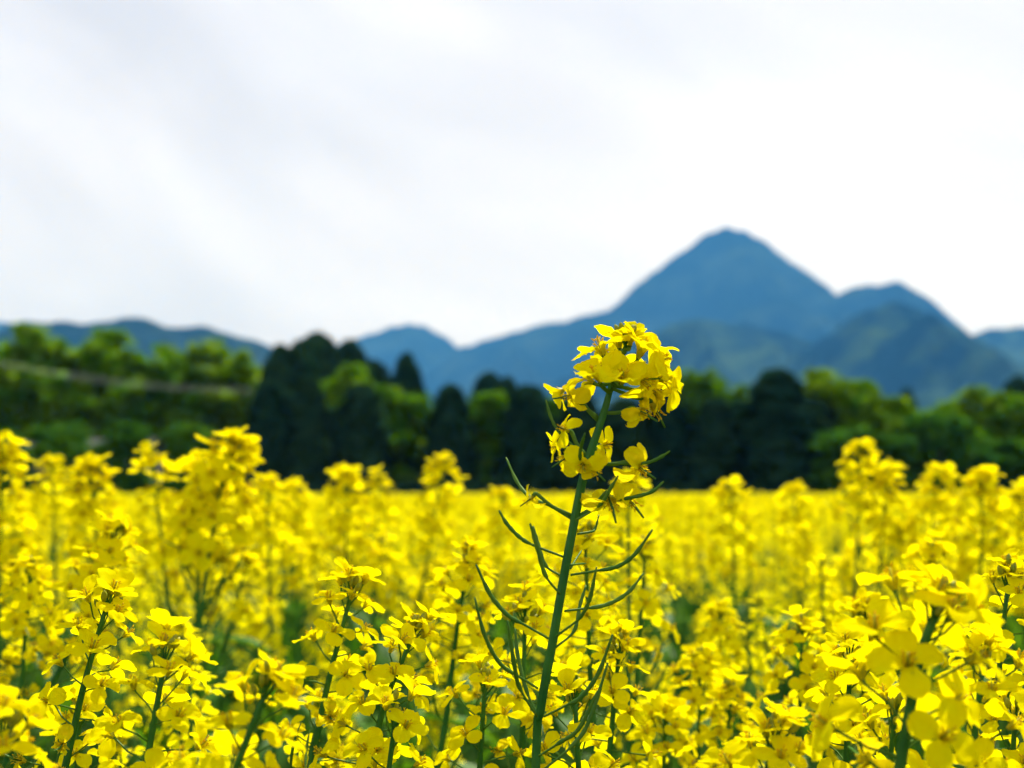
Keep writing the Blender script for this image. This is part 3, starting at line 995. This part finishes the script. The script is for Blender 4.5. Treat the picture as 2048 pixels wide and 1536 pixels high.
# ------------------------------------------------------------------ the tall rape stem in focus
def hero():
    D0 = 0.52
    rng = random.Random(3)
    S = [(1252, 690, .525), (1240, 725, .524), (1225, 764, .522), (1205, 834, .52), (1181, 905, .52), (1164, 966, .52), (1149, 1040, .52), (1130, 1140, .52), (1106, 1279, .52), (1081, 1419, .522), (1071, 1540, .525)]
    pts = [at(*q) for q in S]
    base = Vector((pts[-1].x - 0.02, pts[-1].y + 0.02, 0))
    root = empty("rape_plant", base)
    tag(root, "tall sharp rape stem with curved seed pods rising above all others in the middle", "rape plant", GNEAR)
    inv = root.matrix_basis.inverted()
    full = pts + [pts[-1] + Vector((-.004, .003, -.15)), pts[-1] + Vector((-.012, .01, -.6)), base + Vector((0, 0, -.02))]
    line = crom([inv @ p for p in reversed(full)], 5)
    rad = []
    top = inv @ pts[0]
    for p in line:
        q = top.z - p.z
        rad.append(0.0007 + 0.00078 * min(1, q / 0.045) ** .8 + 0.0001 * min(1, max(0, q - .05) / .15) + 0.0022 * min(1, max(0, q - .2) / .7))
    b = MB(); b.tube(line, rad, 28, 0, True, 7, 0.07)
    put("stem", b.mesh("stem", [M["stem"]]), root)
    # flowers: centre pixel, depth offset, facing (image x, image up, towards the camera), kind, size, stem node pixel
    fl = [
        ((1200, 686), -.004, (-.35, .85, -.20), "open", .95, (1226, 745)),
        ((1284, 690), .000, (.35, .80, .10), "cup", 1.0, (1240, 740)),
        ((1238, 672), .010, (-.05, 1.0, -.25), "cup", .85, (1250, 705)),
        ((1262, 668), .004, (.15, 1.0, .15), "cup", .75, (1250, 700)),
        ((1322, 714), -.002, (.80, .45, .25), "open", .88, (1236, 742)),
        ((1336, 748), .003, (.90, .10, -.25), "flat", .95, (1232, 752)),
        ((1196, 740), -.012, (-.25, .80, .45), "cup", .90, (1219, 785)),
        ((1176, 752), .010, (-.75, .40, -.4), "flat", .72, (1224, 766)),
        ((1246, 746), -.014, (.10, .70, .65), "cup", .85, (1228, 760)),
        ((1290, 756), -.006, (.55, -.35, .60), "flat", .88, (1228, 762)),
        ((1300, 732), .014, (.5, .5, -.6), "open", .9, (1232, 750)),
        ((1216, 706), .014, (-.4, .5, -.6), "flat", .85, (1236, 735)),
        ((1138, 784), -.002, (-.85, -.25, .3), "wilt", .72, (1197, 842)),
        ((1120, 776), .006, (-.7, -.45, -.1), "cup", .58, (1200, 838)),
        ((1284, 816), -.004, (.8, -.35, .35), "wilt", .80, (1208, 826)),
        ((1312, 812), .004, (.5, -.75, .0), "wilt", .85, (1222, 775)),
        ((1318, 780), .006, (.8, -.45, .1), "cup", .70, (1225, 770)),
        ((1128, 850), .002, (-.80, .35, .35), "flat", .58, (1172, 912)),
        ((1112, 886), .008, (-.9, -.2, .2), "cup", .50, (1170, 940)),
        ((1128, 910), -.003, (-.6, -.35, .5), "wilt", .68, (1170, 942)),
        ((1210, 882), .012, (.55, .10, .40), "flat", .66, (1184, 898)),
        ((1166, 924), -.012, (-.2, -.35, .8), "flat", .66, (1168, 950)),
        ((1190, 932), -.010, (.4, -.6, .5), "wilt", .70, (1168, 950)),
        ((1280, 928), -.002, (.6, -.55, .3), "wilt", .82, (1178, 926)),
        ((1060, 990), .000, (-.6, -.5, .2), "wilt", .52, (1146, 1032)),
        ((1222, 998), -.010, (.3, -.75, .5), "wilt", .92, (1152, 1036)),
        ((1262, 996), .000, (.6, -.6, .3), "wilt", .86, (1160, 1002)),
    ]
    X, U, T = Vector((1, 0, 0)), Vector((0, -math.sin(PITCH), math.cos(PITCH))), Vector((0, -math.cos(PITCH), -math.sin(PITCH)))
    for i, (c, dz, fa, kind, sc, node) in enumerate(fl):
        P = at(c[0], c[1] + 8, D0 + dz)
        Nn = at(*node, D0 + 0.001)
        face = (X * fa[0] + U * fa[1] + T * fa[2]).normalized()
        sc *= 0.98
        src = FL[kind][i % len(FL[kind])]
        base_pt = P - face * 0.004 * sc
        # stalk from the stem to the flower base
        sb = MB()
        sb.tube(crom([Nn, Nn.lerp(base_pt, .55) - Vector((0, 0, .0006)), base_pt - face * .001, base_pt + face * .0004], 3), [.00075] * 7 + [.0007, .00075, .0009], 6, 0)
        m = frame(base_pt, face, Vector((0, 0, 1)), sc) @ Matrix.Rotation(i * 1.1, 4, 'Z')
        cb = MB().merge(sb, m.inverted())
        co = core_mb(900 + i, 0.0, pod=0.005 if kind == "wilt" else 0.0)
        cb.merge(co)
        f = put("flower", cb.mesh("flower", [M["pod"], M["sepal"], M["stamen"]]), root, inv @ m)
        for pm, pmat in src.petals:
            put("petal", pm, f, pmat)
    for i in range(9):
        a = i * 2.4
        p = at(1250, 694, .526)
        dvec = Vector((math.cos(a) * .5, math.sin(a) * .5, 1.0 + .1 * (i % 3)))
        put("bud", BUDS[i % 4], root, inv @ frame(p, dvec, Vector((1, 0, 0)), 0.55))
    pods = [
        ([(1130, 1115), (1068, 1091), (1040, 1075), (1014, 1048), (998, 1021)], 0, 0, .00115),
        ([(1120, 1188), (1091, 1151), (1076, 1100), (1060, 1047)], -.004, -.01, .0013),
        ([(1124, 1153), (1092, 1132), (1078, 1095), (1066, 1052)], .006, .012, .0012),
        ([(1141, 1150), (1190, 1142), (1235, 1133), (1270, 1108), (1305, 1059)], -.002, -.008, .0012),
        ([(1129, 1222), (1170, 1217), (1214, 1209), (1256, 1185), (1287, 1147)], 0, .01, .00125),
        ([(1113, 1272), (1158, 1237), (1179, 1199), (1193, 1134)], -.004, -.014, .0012),
        ([(1111, 1295), (1148, 1262), (1160, 1210), (1172, 1171)], .008, .02, .0011),
        ([(1097, 1277), (1050, 1250), (1015, 1230), (980, 1188), (952, 1129)], -.003, -.006, .00125),
        ([(1076, 1377), (1040, 1354), (1001, 1328), (970, 1272), (949, 1195)], -.003, -.01, .0012),
        ([(1074, 1433), (1040, 1377), (1029, 1332), (1015, 1241)], -.006, -.018, .0013),
        ([(1076, 1432), (1054, 1384), (1036, 1314), (1030, 1257)], .006, .014, .0012),
        ([(1088, 1433), (1130, 1412), (1162, 1394), (1197, 1346), (1225, 1269)], -.004, -.012, .0013),
        ([(1080, 1545), (1144, 1492), (1179, 1440), (1216, 1325)], .004, .01, .0013),
        ([(1078, 1512), (1118, 1486), (1158, 1457), (1195, 1382)], -.006, -.016, .00125),
        ([(1146, 1040), (1100, 1012), (1062, 996), (1035, 965), (1012, 915)], .0, .03, .0011),
        ([(1160, 1002), (1200, 1000), (1245, 998), (1300, 985), (1327, 963)], -.002, -.006, .0011),
        ([(1152, 1040), (1190, 1018), (1208, 1000), (1222, 975), (1236, 952)], -.008, -.016, .0011),
        ([(1178, 926), (1230, 927), (1290, 926), (1320, 915), (1340, 902)], -.002, -.006, .0010),
        ([(1166, 944), (1160, 915), (1163, 890), (1170, 866)], -.008, -.026, .0010),
        ([(1160, 905), (1120, 866), (1102, 835), (1092, 800)], .002, .004, .0009),
        ([(1155, 1068), (1180, 1064), (1190, 1058), (1198, 1030)], .002, .012, .0007),
        ([(1141, 1137), (1152, 1118), (1164, 1100)], .004, .02, .0006),
        ([(1140, 1130), (1156, 1128), (1172, 1127)], .004, .02, .0006),
    ]
    for i, (pp, d0, d1, r) in enumerate(pods):
        n = len(pp)
        w = [inv @ at(x, y, D0 + d0 + (d1 - d0) * k / (n - 1)) for k, (x, y) in enumerate(pp)]
        c = crom(w, 6)
        k = len(c)
        rr = []
        for q in range(k):
            u = q / (k - 1)
            r_ = r * .60
            rr.append(.00042 if u < .33 else (r_ * (1 + .13 * math.sin(q * 2.1)) if u < .86 else (r_ * .62 if u < .96 else r_ * .4)))
        b = MB(); b.tube(c, rr, 8, 0)
        put("pod", b.mesh("pod", [M["pod"]]), root)
    PLACED.append((pts[0].x, pts[0].y, base.x, base.y))


hero()

# ------------------------------------------------------------------ the rape plants one can tell apart
near_plant("rape plant with a sharp domed blossom at the lower left, its stem leaning left", (212, 1215), (130, 1536), .55, seed=1, detail=0, nf=20, mid=(168, 1370), npod=20)
near_plant("low rape plant with a wide blossom left of the big lower-left pair, straight stem", (330, 1318), (290, 1545), .50, seed=2, detail=0, nf=20, npod=20, dome=.045)
near_plant("large rape blossom at the bottom left with an orange-tinged bud and brown stem", (528, 1392), (468, 1545), .43, seed=3, detail=0, nf=18, npod=7, dome=.045)
near_plant("big rape blossom cut off by the bottom left corner", (6, 1490), (-30, 1600), .41, seed=4, detail=0, nf=16, npod=6)
near_plant("rape plant with a loose blossom left of centre on a long dark leaning stem", (702, 1188), (620, 1536), .62, seed=5, detail=0, nf=20, mid=(655, 1370), npod=22)
near_plant("rape plant with a rounded blossom leaning over the stems left of the tall one", (826, 1272), (735, 1536), .58, seed=6, detail=0, nf=22, mid=(772, 1400), dome=.05)
near_plant("rape plant with spidery open blossom and dark stem above the lower-left one", (228, 1075), (140, 1300), .80, seed=7, detail=0, nf=24, mid=(190, 1160), dome=.055, fs=1.05)
near_plant("tallest soft rape plant on the left, head above the tree shadow, long stem", (466, 885), (392, 1310), 1.12, seed=8, detail=1, nf=34, mid=(430, 1030), dome=.068, fs=1.6, sides=0, npod=6, group=GHOR)
near_plant("rape plant with a flat blossom just left of the tall sharp stem", (935, 1130), (890, 1450), .76, seed=9, detail=0, nf=20, mid=(915, 1250))
near_plant("biggest and nearest rape blossom at the right with a brown bud inside", (1868, 1236), (1798, 1545), .42, seed=10, detail=0, nf=20, mid=(1836, 1330), dome=.040, npod=5, sides=0, rtip=.0013, fs=1.25)
near_plant("rape plant at the right edge with a thin dark upright stem", (2016, 1165), (1990, 1420), .60, seed=11, detail=0, nf=18)
near_plant("rape plant with a small round blossom between the tall stem and the nearest blossom", (1604, 1268), (1596, 1545), .76, seed=12, detail=0, nf=20, sides=0)
near_plant("bright low rape blossom at the bottom edge left of the nearest blossom", (1548, 1482), (1520, 1600), .46, seed=13, detail=0, nf=20, npod=5)
near_plant("rape plant with a broad blossom above the nearest one on the right", (1862, 1118), (1850, 1330), .88, seed=14, detail=1, nf=26, dome=.055)
near_plant("rape plant with bright petals low behind the tall stem on its right", (1238, 1300), (1215, 1545), .63, seed=15, detail=0, nf=18)
near_plant("rape plant with green buds just left behind the tall stem", (1050, 1226), (1044, 1500), .64, seed=16, detail=0, nf=15, nb=12)
near_plant("rape plant whose blossom lies right behind the middle of the tall stem", (1170, 1085), (1180, 1340), .72, seed=17, detail=0, nf=22, dome=.055)
near_plant("rape plant with a green bud tip right of the tall stem", (1290, 1110), (1270, 1400), .86, seed=18, detail=1, nf=14, nb=10)
near_plant("crumpled rape blossom at the lower right corner under the nearest one", (1965, 1330), (1940, 1560), .47, seed=19, detail=0, nf=18)
near_plant("rape blossom low in the middle beside the foot of the tall stem", (1150, 1400), (1160, 1600), .56, seed=20, detail=0, nf=14)
near_plant("rape blossom low left of the foot of the tall stem", (970, 1370), (955, 1600), .60, seed=21, detail=0, nf=14)
near_plant("rape plant with half-hidden blossom behind the pair at the left edge", (60, 1150), (40, 1400), .85, seed=22, detail=1, nf=22)
near_plant("rape plant with a low blossom between the two leaning stems left of centre", (790, 1440), (770, 1600), .54, seed=23, detail=0, nf=14)
near_plant("rape plant with drooping blossom below the nearest one at the bottom right", (1790, 1440), (1770, 1600), .50, seed=24, detail=0, nf=16)
near_plant("rape plant with a low shaded blossom at the bottom right edge", (2030, 1440), (2020, 1600), .52, seed=25, detail=0, nf=16)
near_plant("rape plant peeping between the low wide blossom and the bottom left corner", (160, 1430), (150, 1600), .60, seed=26, detail=1, nf=16)
near_plant("rape plant behind the large bottom left blossom on its right", (640, 1420), (600, 1600), .66, seed=27, detail=1, nf=16)
near_plant("rape plant with a bright head right of the small round blossom", (1730, 1230), (1725, 1500), .74, seed=28, detail=1, nf=20)
near_plant("rape plant left behind the nearest blossom, petals catching the sun", (1700, 1320), (1690, 1600), .56, seed=29, detail=0, nf=18)

for p_ in (("soft rape plant right of the foot of the tall stem, low in the gap", (1400, 1330), (1396, 1560), .86), ("rape plant with small low head right of the foot of the tall stem", (1330, 1440), (1326, 1600), .74),
           ("soft rape plant in the gap left of the bright low bottom blossom", (1460, 1400), (1452, 1600), .82), ("soft rape plant above the gap right of the tall stem", (1440, 1230), (1436, 1500), 1.05)):
    near_plant(*p_, seed=int(p_[1][0]), nf=22, sides=2)
for i, (label, top, low, d, nf, dome, fs, npod) in enumerate([
    ("soft rape head at the left edge standing against the trees", (4, 895), (0, 1150), 1.25, 32, .075, 1.05, 4),
    ("small soft rape head second from the left edge against the trees", (104, 925), (110, 1150), 1.75, 20, .05, 1.0, 4),
    ("wide soft rape head third from the left edge against the trees", (182, 930), (195, 1150), 1.4, 34, .07, 1.05, 2),
    ("arching soft rape head left of the tallest soft plant", (308, 915), (330, 1150), 1.35, 24, .085, 1.0, 4),
    ("soft rape head pressed against the left side of the tallest soft plant", (402, 930), (395, 1200), 1.15, 22, .05, 1.05, 4),
    ("soft double rape head left of the middle against the dark conifers", (694, 946), (690, 1180), 1.5, 30, .06, 1.0, 4),
    ("soft rape head just right of the double head before the dark conifers", (756, 952), (750, 1180), 1.9, 22, .055, 1.0, 4),
    ("soft tilted rape head alone against the dark conifers left of the tall stem", (884, 922), (850, 1150), 1.6, 30, .085, 1.0, 2),
    ("soft pointed rape head low beside the left of the tall stem", (1004, 985), (985, 1200), 1.7, 22, .06, 1.0, 4),
    ("small rape head with green buds right behind the tall stem", (1256, 955), (1258, 1200), 1.05, 12, .03, .8, 4),
    ("soft pointed rape head first to the right of the tall blossom", (1462, 978), (1470, 1200), 1.5, 22, .06, 1.0, 4),
    ("round soft rape head second to the right of the tall blossom", (1588, 978), (1600, 1200), 1.9, 24, .06, 1.0, 4),
    ("highest soft rape head on the right, loose flowers hanging below it", (1722, 892), (1712, 1150), 1.5, 24, .05, .95, 3),
    ("soft rape head right below the highest one on the right", (1772, 945), (1760, 1150), 1.5, 20, .05, 1.0, 4),
    ("round soft rape head between the highest right one and the right edge", (1874, 945), (1850, 1180), 1.5, 26, .05, 1.0, 4),
    ("broad soft rape head near the right edge against the trees", (1966, 955), (1960, 1180), 1.35, 32, .07, 1.05, 4),
    ("soft rape head touching the right edge below the trees", (2040, 985), (2046, 1200), 1.5, 26, .06, 1.0, 4),
    ("soft rape head low between the left head pair and the middle heads", (590, 975), (590, 1200), 1.8, 24, .06, 1.0, 4),
    ("soft rape head right under the tallest soft plant", (535, 965), (540, 1200), 1.5, 24, .06, 1.0, 4),
]):
    near_plant(label, top, low, d, seed=60 + i, detail=1, nf=nf, nw=2, npod=npod, dome=dome * 1.1, fs=fs * 1.4, sides=1, group=GHOR)


# ------------------------------------------------------------------ plants farther off: shared variants
def far_flower(rng, kind):
    b = MB()
    b0 = {"open": 80, "cup": 56, "flat": 98, "wilt": 130}[kind]
    ped = rng.uniform(.014, .021)
    tilt = R({"open": rng.uniform(2, 34), "cup": rng.uniform(-6, 18), "flat": rng.uniform(0, 40), "wilt": -15}[kind])
    b.merge(core_mb(rng.randrange(9999), ped, tilt, lod=1, stam=False), None)
    b.m = [0 if x == 0 else 1 for x in b.m]
    for k in range(4):
        sz = rng.uniform(.9, 1.12)
        p = petal_mb(rng.randrange(9999), Lb=.0100 * sz, Wd=.0090 * sz * (.7 if kind == "wilt" else 1), bend=b0 + rng.uniform(-16, 16), curl=rng.uniform(0, 36), cup=rng.uniform(-.1, .3), rows=4, cols=3)
        p.uv = {}
        b.merge(p, Matrix.Translation((0, 0, ped)) @ Matrix.Rotation(tilt, 4, 'Y') @ Matrix.Rotation(k * math.pi / 2 + .785 + rng.uniform(-.25, .25), 4, 'Z'), 2)
    b.m = [min(x, 2) for x in b.m]
    return b


rl = random.Random(9)
FAR_FL = {k: [far_flower(rl, k) for _ in range(4)] for k in ("open", "cup", "flat", "wilt")}
FAR_PODS = [pod_mb(800 + i, rl.uniform(.012, .018), rl.uniform(.03, .055), rl.uniform(35, 80), lod=1) for i in range(8)]
FAR_BUDS = [bud_mb(850 + i, rl.uniform(.005, .011), lod=1) for i in range(4)]
HV = 1.22


def variant(seed):
    """one whole plant, tip of the main head at HV: separate builders for stem, heads, pods, leaves"""
    rng = random.Random(seed)
    st, pods, leaves, heads = MB(), MB(), MB(), []
    lean = Vector((rng.uniform(-.06, .06), rng.uniform(-.06, .06), 0))
    top = Vector((lean.x, lean.y, HV))
    main = [top, Vector((lean.x * .7, lean.y * .7, HV - .2)), Vector((lean.x * .2, lean.y * .2, .5)), Vector((0, 0, -.02))]
    line = stem_tube(st, main, .0008, .0042, 5, 4)
    ax = Axis(list(reversed(line)))

    def head(axis, nf, dome, npod):
        h = MB()
        for kind, var, m in raceme(rng, axis, 5, nf, 2, npod, dome, .0085, rng.uniform(.60, .73)):
            if kind == "pod": pods.merge(FAR_PODS[var % 8], m)
            elif kind == "bud": h.merge(FAR_BUDS[var % 4], m)
            else: h.merge(FAR_FL[kind][var % 4], m)
        for i, x in enumerate(h.m):
            pass
        heads.append(h)

    head(ax, rng.randrange(20, 32), rng.uniform(.04, .07), rng.randrange(8, 18))
    for k in range(rng.randrange(0, 4)):
        s_ = rng.uniform(.15, .5)
        p, t = ax.at(s_)
        a = rng.uniform(0, 6.28)
        o = Vector((math.cos(a), math.sin(a), 0))
        ln = min(s_ * rng.uniform(.5, .95), .42)
        tip = p + o * ln * .30 + Vector((0, 0, ln * .95))
        bl = stem_tube(st, [tip, p + o * ln * .2 + Vector((0, 0, ln * .4)), p], .0007, .002, 4, 3)
        head(Axis(list(reversed(bl))), rng.randrange(9, 18), rng.uniform(.03, .05), rng.randrange(3, 8))
    for k in range(9):
        p, t = ax.at(.22 + .075 * k + rng.uniform(-.03, .03))
        a = rng.uniform(0, 6.28)
        leaves.merge(leaf_mb(rng.randrange(999), rng.uniform(.08, .2), rng.uniform(.012, .03), 1), frame(p, (0, 0, 1), (math.cos(a), math.sin(a), 0)))
    return st, heads, pods, leaves


MATS_H = [M["bud"], M["sepal"], M["petal_far"]]
VAR, FULL = [], []
for i in range(9):
    st, heads, pods, leaves = variant(3000 + i)
    VAR.append((st.mesh("stem", [M["stem"]]), [h.mesh("flower_head", MATS_H, False) for h in heads], pods.mesh("pods", [M["pod"]]), leaves.mesh("leaves", [M["leaf"]])))
    full = MB().merge(st)
    full.m = [3] * len(full.f)
    for h in heads: full.merge(h)
    full.merge(pods, None, 4); full.merge(leaves, None, 5)
    me = full.mesh("rape_plant_far", MATS_H + [M["stem"], M["pod"], M["leaf"]], False)
    FULL.append(me)


def head_limit(d):
    """photograph row above which plants at this depth do not reach"""
    return float(np.interp(d, [.45, .55, .75, 1.0, 1.4, 2.0, 3.0, 6.0, 12.0], [1420, 1370, 1240, 1120, 1055, 1010, 990, 983, 981]))


rp = random.Random(21)
spots = []
STEP = 0.15
ny_ = int(8.2 / STEP)
for j in range(ny_):
    y = 0.40 + j * STEP
    half = y * 0.40 + 1.6
    nx_ = int(2 * half / STEP)
    for i in range(nx_):
        x = -half + (i + rp.random()) * 2 * half / nx_
        yy = y + rp.random() * STEP
        spots.append((x, yy))
keep = []
for x, y in spots:
    if y < 0.72 and abs(x) < 0.30: continue
    if any((x - q[2]) ** 2 + (y - q[3]) ** 2 < (.05 if y < 1.4 else .07) ** 2 or (y < 1.0 and (x - q[0]) ** 2 + (y - q[1]) ** 2 < .05 ** 2) for q in PLACED): continue
    lim = EYE.z - (head_limit(y) - B0) / F * y
    top = lim - abs(rp.gauss(0, .055))
    if y > 1.8 and rp.random() < 0.11: top = EYE.z + rp.uniform(-.035, .008)
    top -= 0.018
    if y < 1.25 and abs(x) < y * .36 and rp.random() < 0.55: continue
    inview = abs(x) < y * 0.352 + 0.05
    keep.append((x, y, top, inview))
seen = sorted([k for k in keep if k[3]], key=lambda k: k[1])
NTHING = 300 - len(PLACED)
things, rest = seen[:NTHING], seen[NTHING:] + [k for k in keep if not k[3]]

ANCH = [(4, "the left-edge head"), (104, "the small second head at left"), (182, "the wide third head at left"), (308, "the arching head at left"), (466, "the tallest left plant"),
        (590, "the gap before the double head"), (694, "the double head"), (770, "the head beside the double head"), (884, "the tilted head"), (1004, "the pointed head left of the tall stem"),
        (1150, "the tall sharp stem"), (1300, "the right side of the tall blossom"), (1462, "the first head right of the tall blossom"), (1588, "the round second head at right"),
        (1722, "the highest right head"), (1800, "the gap after the highest right head"), (1874, "the round head near the right"), (1966, "the broad head near the right edge"), (2050, "the right-edge head")]
ROWS = [(0.95, "sharp front-row"), (1.6, "soft second-row"), (2.2, "blurred middle-row"), (3.0, "faint back-row"), (99, "faintest far-row")]
ORDN = ["first", "second", "third", "fourth", "fifth", "sixth", "seventh", "eighth", "ninth", "tenth", "eleventh", "twelfth", "thirteenth", "fourteenth", "fifteenth", "sixteenth", "seventeenth", "eighteenth"]
cells = {}
for q in things:
    px = 1024 + q[0] / q[1] * F
    an = min(ANCH, key=lambda a_: abs(a_[0] - px))[1]
    rn = next(r for lim, r in ROWS if q[1] < lim)
    cells.setdefault((rn, an), []).append((px, q))
for (rn, an), qs in cells.items():
    qs.sort()
    for k, (px, (x, y, top, _)) in enumerate(qs):
        lab = "%s rape plant below %s" % (rn, an) if len(qs) == 1 else "%s %s rape plant from left below %s" % (ORDN[min(k, 17)], rn, an)
        v = rp.randrange(len(VAR))
        sc = top / HV
        root = empty("rape_plant", (x, y, 0))
        root.rotation_euler = (0, 0, rp.uniform(0, 6.28))
        root.scale = (sc, sc, sc)
        tag(root, lab, "rape plant", rn + " rape plants")
        st, heads, pods, leaves = VAR[v]
        put("stem", st, root)
        for h in heads:
            put("flower_head", h, root)["kind"] = "stuff"
        put("pods", pods, root)["kind"] = "stuff"
        put("leaves", leaves, root)["kind"] = "stuff"


# ------------------------------------------------------------------ the rest of the field (nobody could count it)
def scatter(name, label, cat, sources, data):
    """data: (x, y, z, rotz, scale, index)"""
    src = bpy.data.collections.new(name + "_sources")
    for i, me in enumerate(sources):
        o = bpy.data.objects.new("%s_source_%02d" % (name, i), me)
        src.objects.link(o)
    me = bpy.data.meshes.new(name)
    me.from_pydata([d[:3] for d in data], [], [])
    for nm, ty, k in (("rotz", 'FLOAT', 3), ("scl", 'FLOAT', 4), ("pick", 'INT', 5)):
        at_ = me.attributes.new(nm, ty, 'POINT')
        at_.data.foreach_set("value", [d[k] for d in data])
    o = tag(put(name, me), label, cat, kind="stuff")
    ng = bpy.data.node_groups.new(name, 'GeometryNodeTree')
    ng.interface.new_socket("Geometry", in_out='INPUT', socket_type='NodeSocketGeometry')
    ng.interface.new_socket("Geometry", in_out='OUTPUT', socket_type='NodeSocketGeometry')
    gi, go = ng.nodes.new("NodeGroupInput"), ng.nodes.new("NodeGroupOutput")
    ci = ng.nodes.new("GeometryNodeCollectionInfo")
    ci.inputs["Collection"].default_value = src
    ci.inputs["Separate Children"].default_value = True
    ci.inputs["Reset Children"].default_value = True
    ip = ng.nodes.new("GeometryNodeInstanceOnPoints")
    ip.inputs["Pick Instance"].default_value = True

    def attr(nm, ty):
        n = ng.nodes.new("GeometryNodeInputNamedAttribute")
        n.data_type = ty
        n.inputs["Name"].default_value = nm
        return n.outputs["Attribute"]
    cx = ng.nodes.new("ShaderNodeCombineXYZ")
    ng.links.new(attr("rotz", 'FLOAT'), cx.inputs["Z"])
    er = ng.nodes.new("FunctionNodeEulerToRotation")
    ng.links.new(cx.outputs[0], er.inputs[0])
    ng.links.new(gi.outputs[0], ip.inputs["Points"])
    ng.links.new(ci.outputs[0], ip.inputs["Instance"])
    ng.links.new(attr("pick", 'INT'), ip.inputs["Instance Index"])
    ng.links.new(er.outputs[0], ip.inputs["Rotation"])
    ng.links.new(attr("scl", 'FLOAT'), ip.inputs["Scale"])
    ng.links.new(ip.outputs[0], go.inputs[0])
    md = o.modifiers.new("scatter", 'NODES')
    md.node_group = ng
    return o


scatter("rape_field", "rape plants beyond counting filling the field behind the near rows", "rape field", FULL,
        [(x, y, 0.0, rp.uniform(0, 6.28), top / HV, rp.randrange(len(FULL))) for x, y, top, _ in rest])


def tile(seed):
    """1.1 m square of far field: 34 simple plants"""
    rng = random.Random(seed)
    b = MB()
    for k in range(36):
        x, y = rng.uniform(-.55, .55), rng.uniform(-.55, .55)
        top = 1.245 - abs(rng.gauss(0, .06))
        b.tube([(x, y, 0.2), (x + rng.uniform(-.03, .03), y, top)], .003, 3, 1, False)
        for h in range(3):
            hx, hy, hz = (x, y, top) if h == 0 else (x + rng.uniform(-.09, .09), y + rng.uniform(-.09, .09), top - rng.uniform(.05, .22))
            for q in range(8):
                a, e = rng.uniform(0, 6.28), rng.uniform(-.2, 1.3)
                d = Vector((math.cos(a) * math.cos(e), math.sin(a) * math.cos(e), math.sin(e)))
                p = Vector((hx, hy, hz - .035)) + Vector((d.x * .027, d.y * .027, d.z * .035))
                m = frame(p, d + Vector((rng.gauss(0, .3), rng.gauss(0, .3), rng.gauss(.2, .3))), Vector((rng.random(), rng.random(), .2)))
                s_ = rng.uniform(.007, .0105)
                b.add([(-s_, -s_ * .3, 0), (-s_ * .3, -s_, .001), (s_, -s_ * .3, 0), (s_ * .4, s_, .001), (-s_ * .5, s_ * .9, 0)], [(0, 1, 2, 3, 4)], 0, m)
        for q in range(4):
            z = rng.uniform(.5, 1.0)
            a = rng.uniform(0, 6.28)
            b.merge(leaf_mb(k * 5 + q, rng.uniform(.1, .18), rng.uniform(.015, .03), 1), frame((x, y, z), (0, 0, 1), (math.cos(a), math.sin(a), 0)))
            b.m[-8:] = [2] * 8
    return b.mesh("far_tile", [M["petal_far"], M["stem"], M["leaf"]], False)


TILES = [tile(4000 + i) for i in range(6)]
far = []
y = 9.1
while y < 84.5:
    half = y * 0.42 + 4.0
    n = int(2 * half / 1.02) + 1
    for i in range(n):
        x = -half + i * 1.02
        lift = 0.035 * mnoise.noise(Vector((x / 4, y / 6, 0.5)))
        far.append((x + rp.uniform(-.05, .05), y, lift, rp.choice([0, 1, 2, 3]) * math.pi / 2 + rp.uniform(-.1, .1), 1.0, rp.randrange(6)))
    y += 1.02
scatter("distant_rape_field", "distant yellow rape field running to the foot of the trees", "rape field", TILES, far)

# ------------------------------------------------------------------ haze
hz, nt = material("haze_air")
pv = N(nt, "ShaderNodeVolumePrincipled")
pv.inputs["Color"].default_value = (0.085, 0.385, 1.0, 1)
pv.inputs["Absorption Color"].default_value = (1, 1, 1, 1)
pv.inputs["Density"].default_value = 1.2e-4
pv.inputs["Anisotropy"].default_value = 0.0
pv.inputs["Density Attribute"].default_value = ""
pv.inputs["Temperature Attribute"].default_value = ""
oh = N(nt, "ShaderNodeOutputMaterial")
L(nt, pv.outputs[0], oh.inputs["Volume"])
b = MB()
b.box((0, 2600, 439.5), (9800, 8000, 881))
tag(put("haze", b.mesh("haze", [hz], False)), "pale blue summer haze over the whole valley", "haze", kind="stuff")
print("objects", len(bpy.data.objects), "things", len(things), "rest", len(rest), "tiles", len(far))
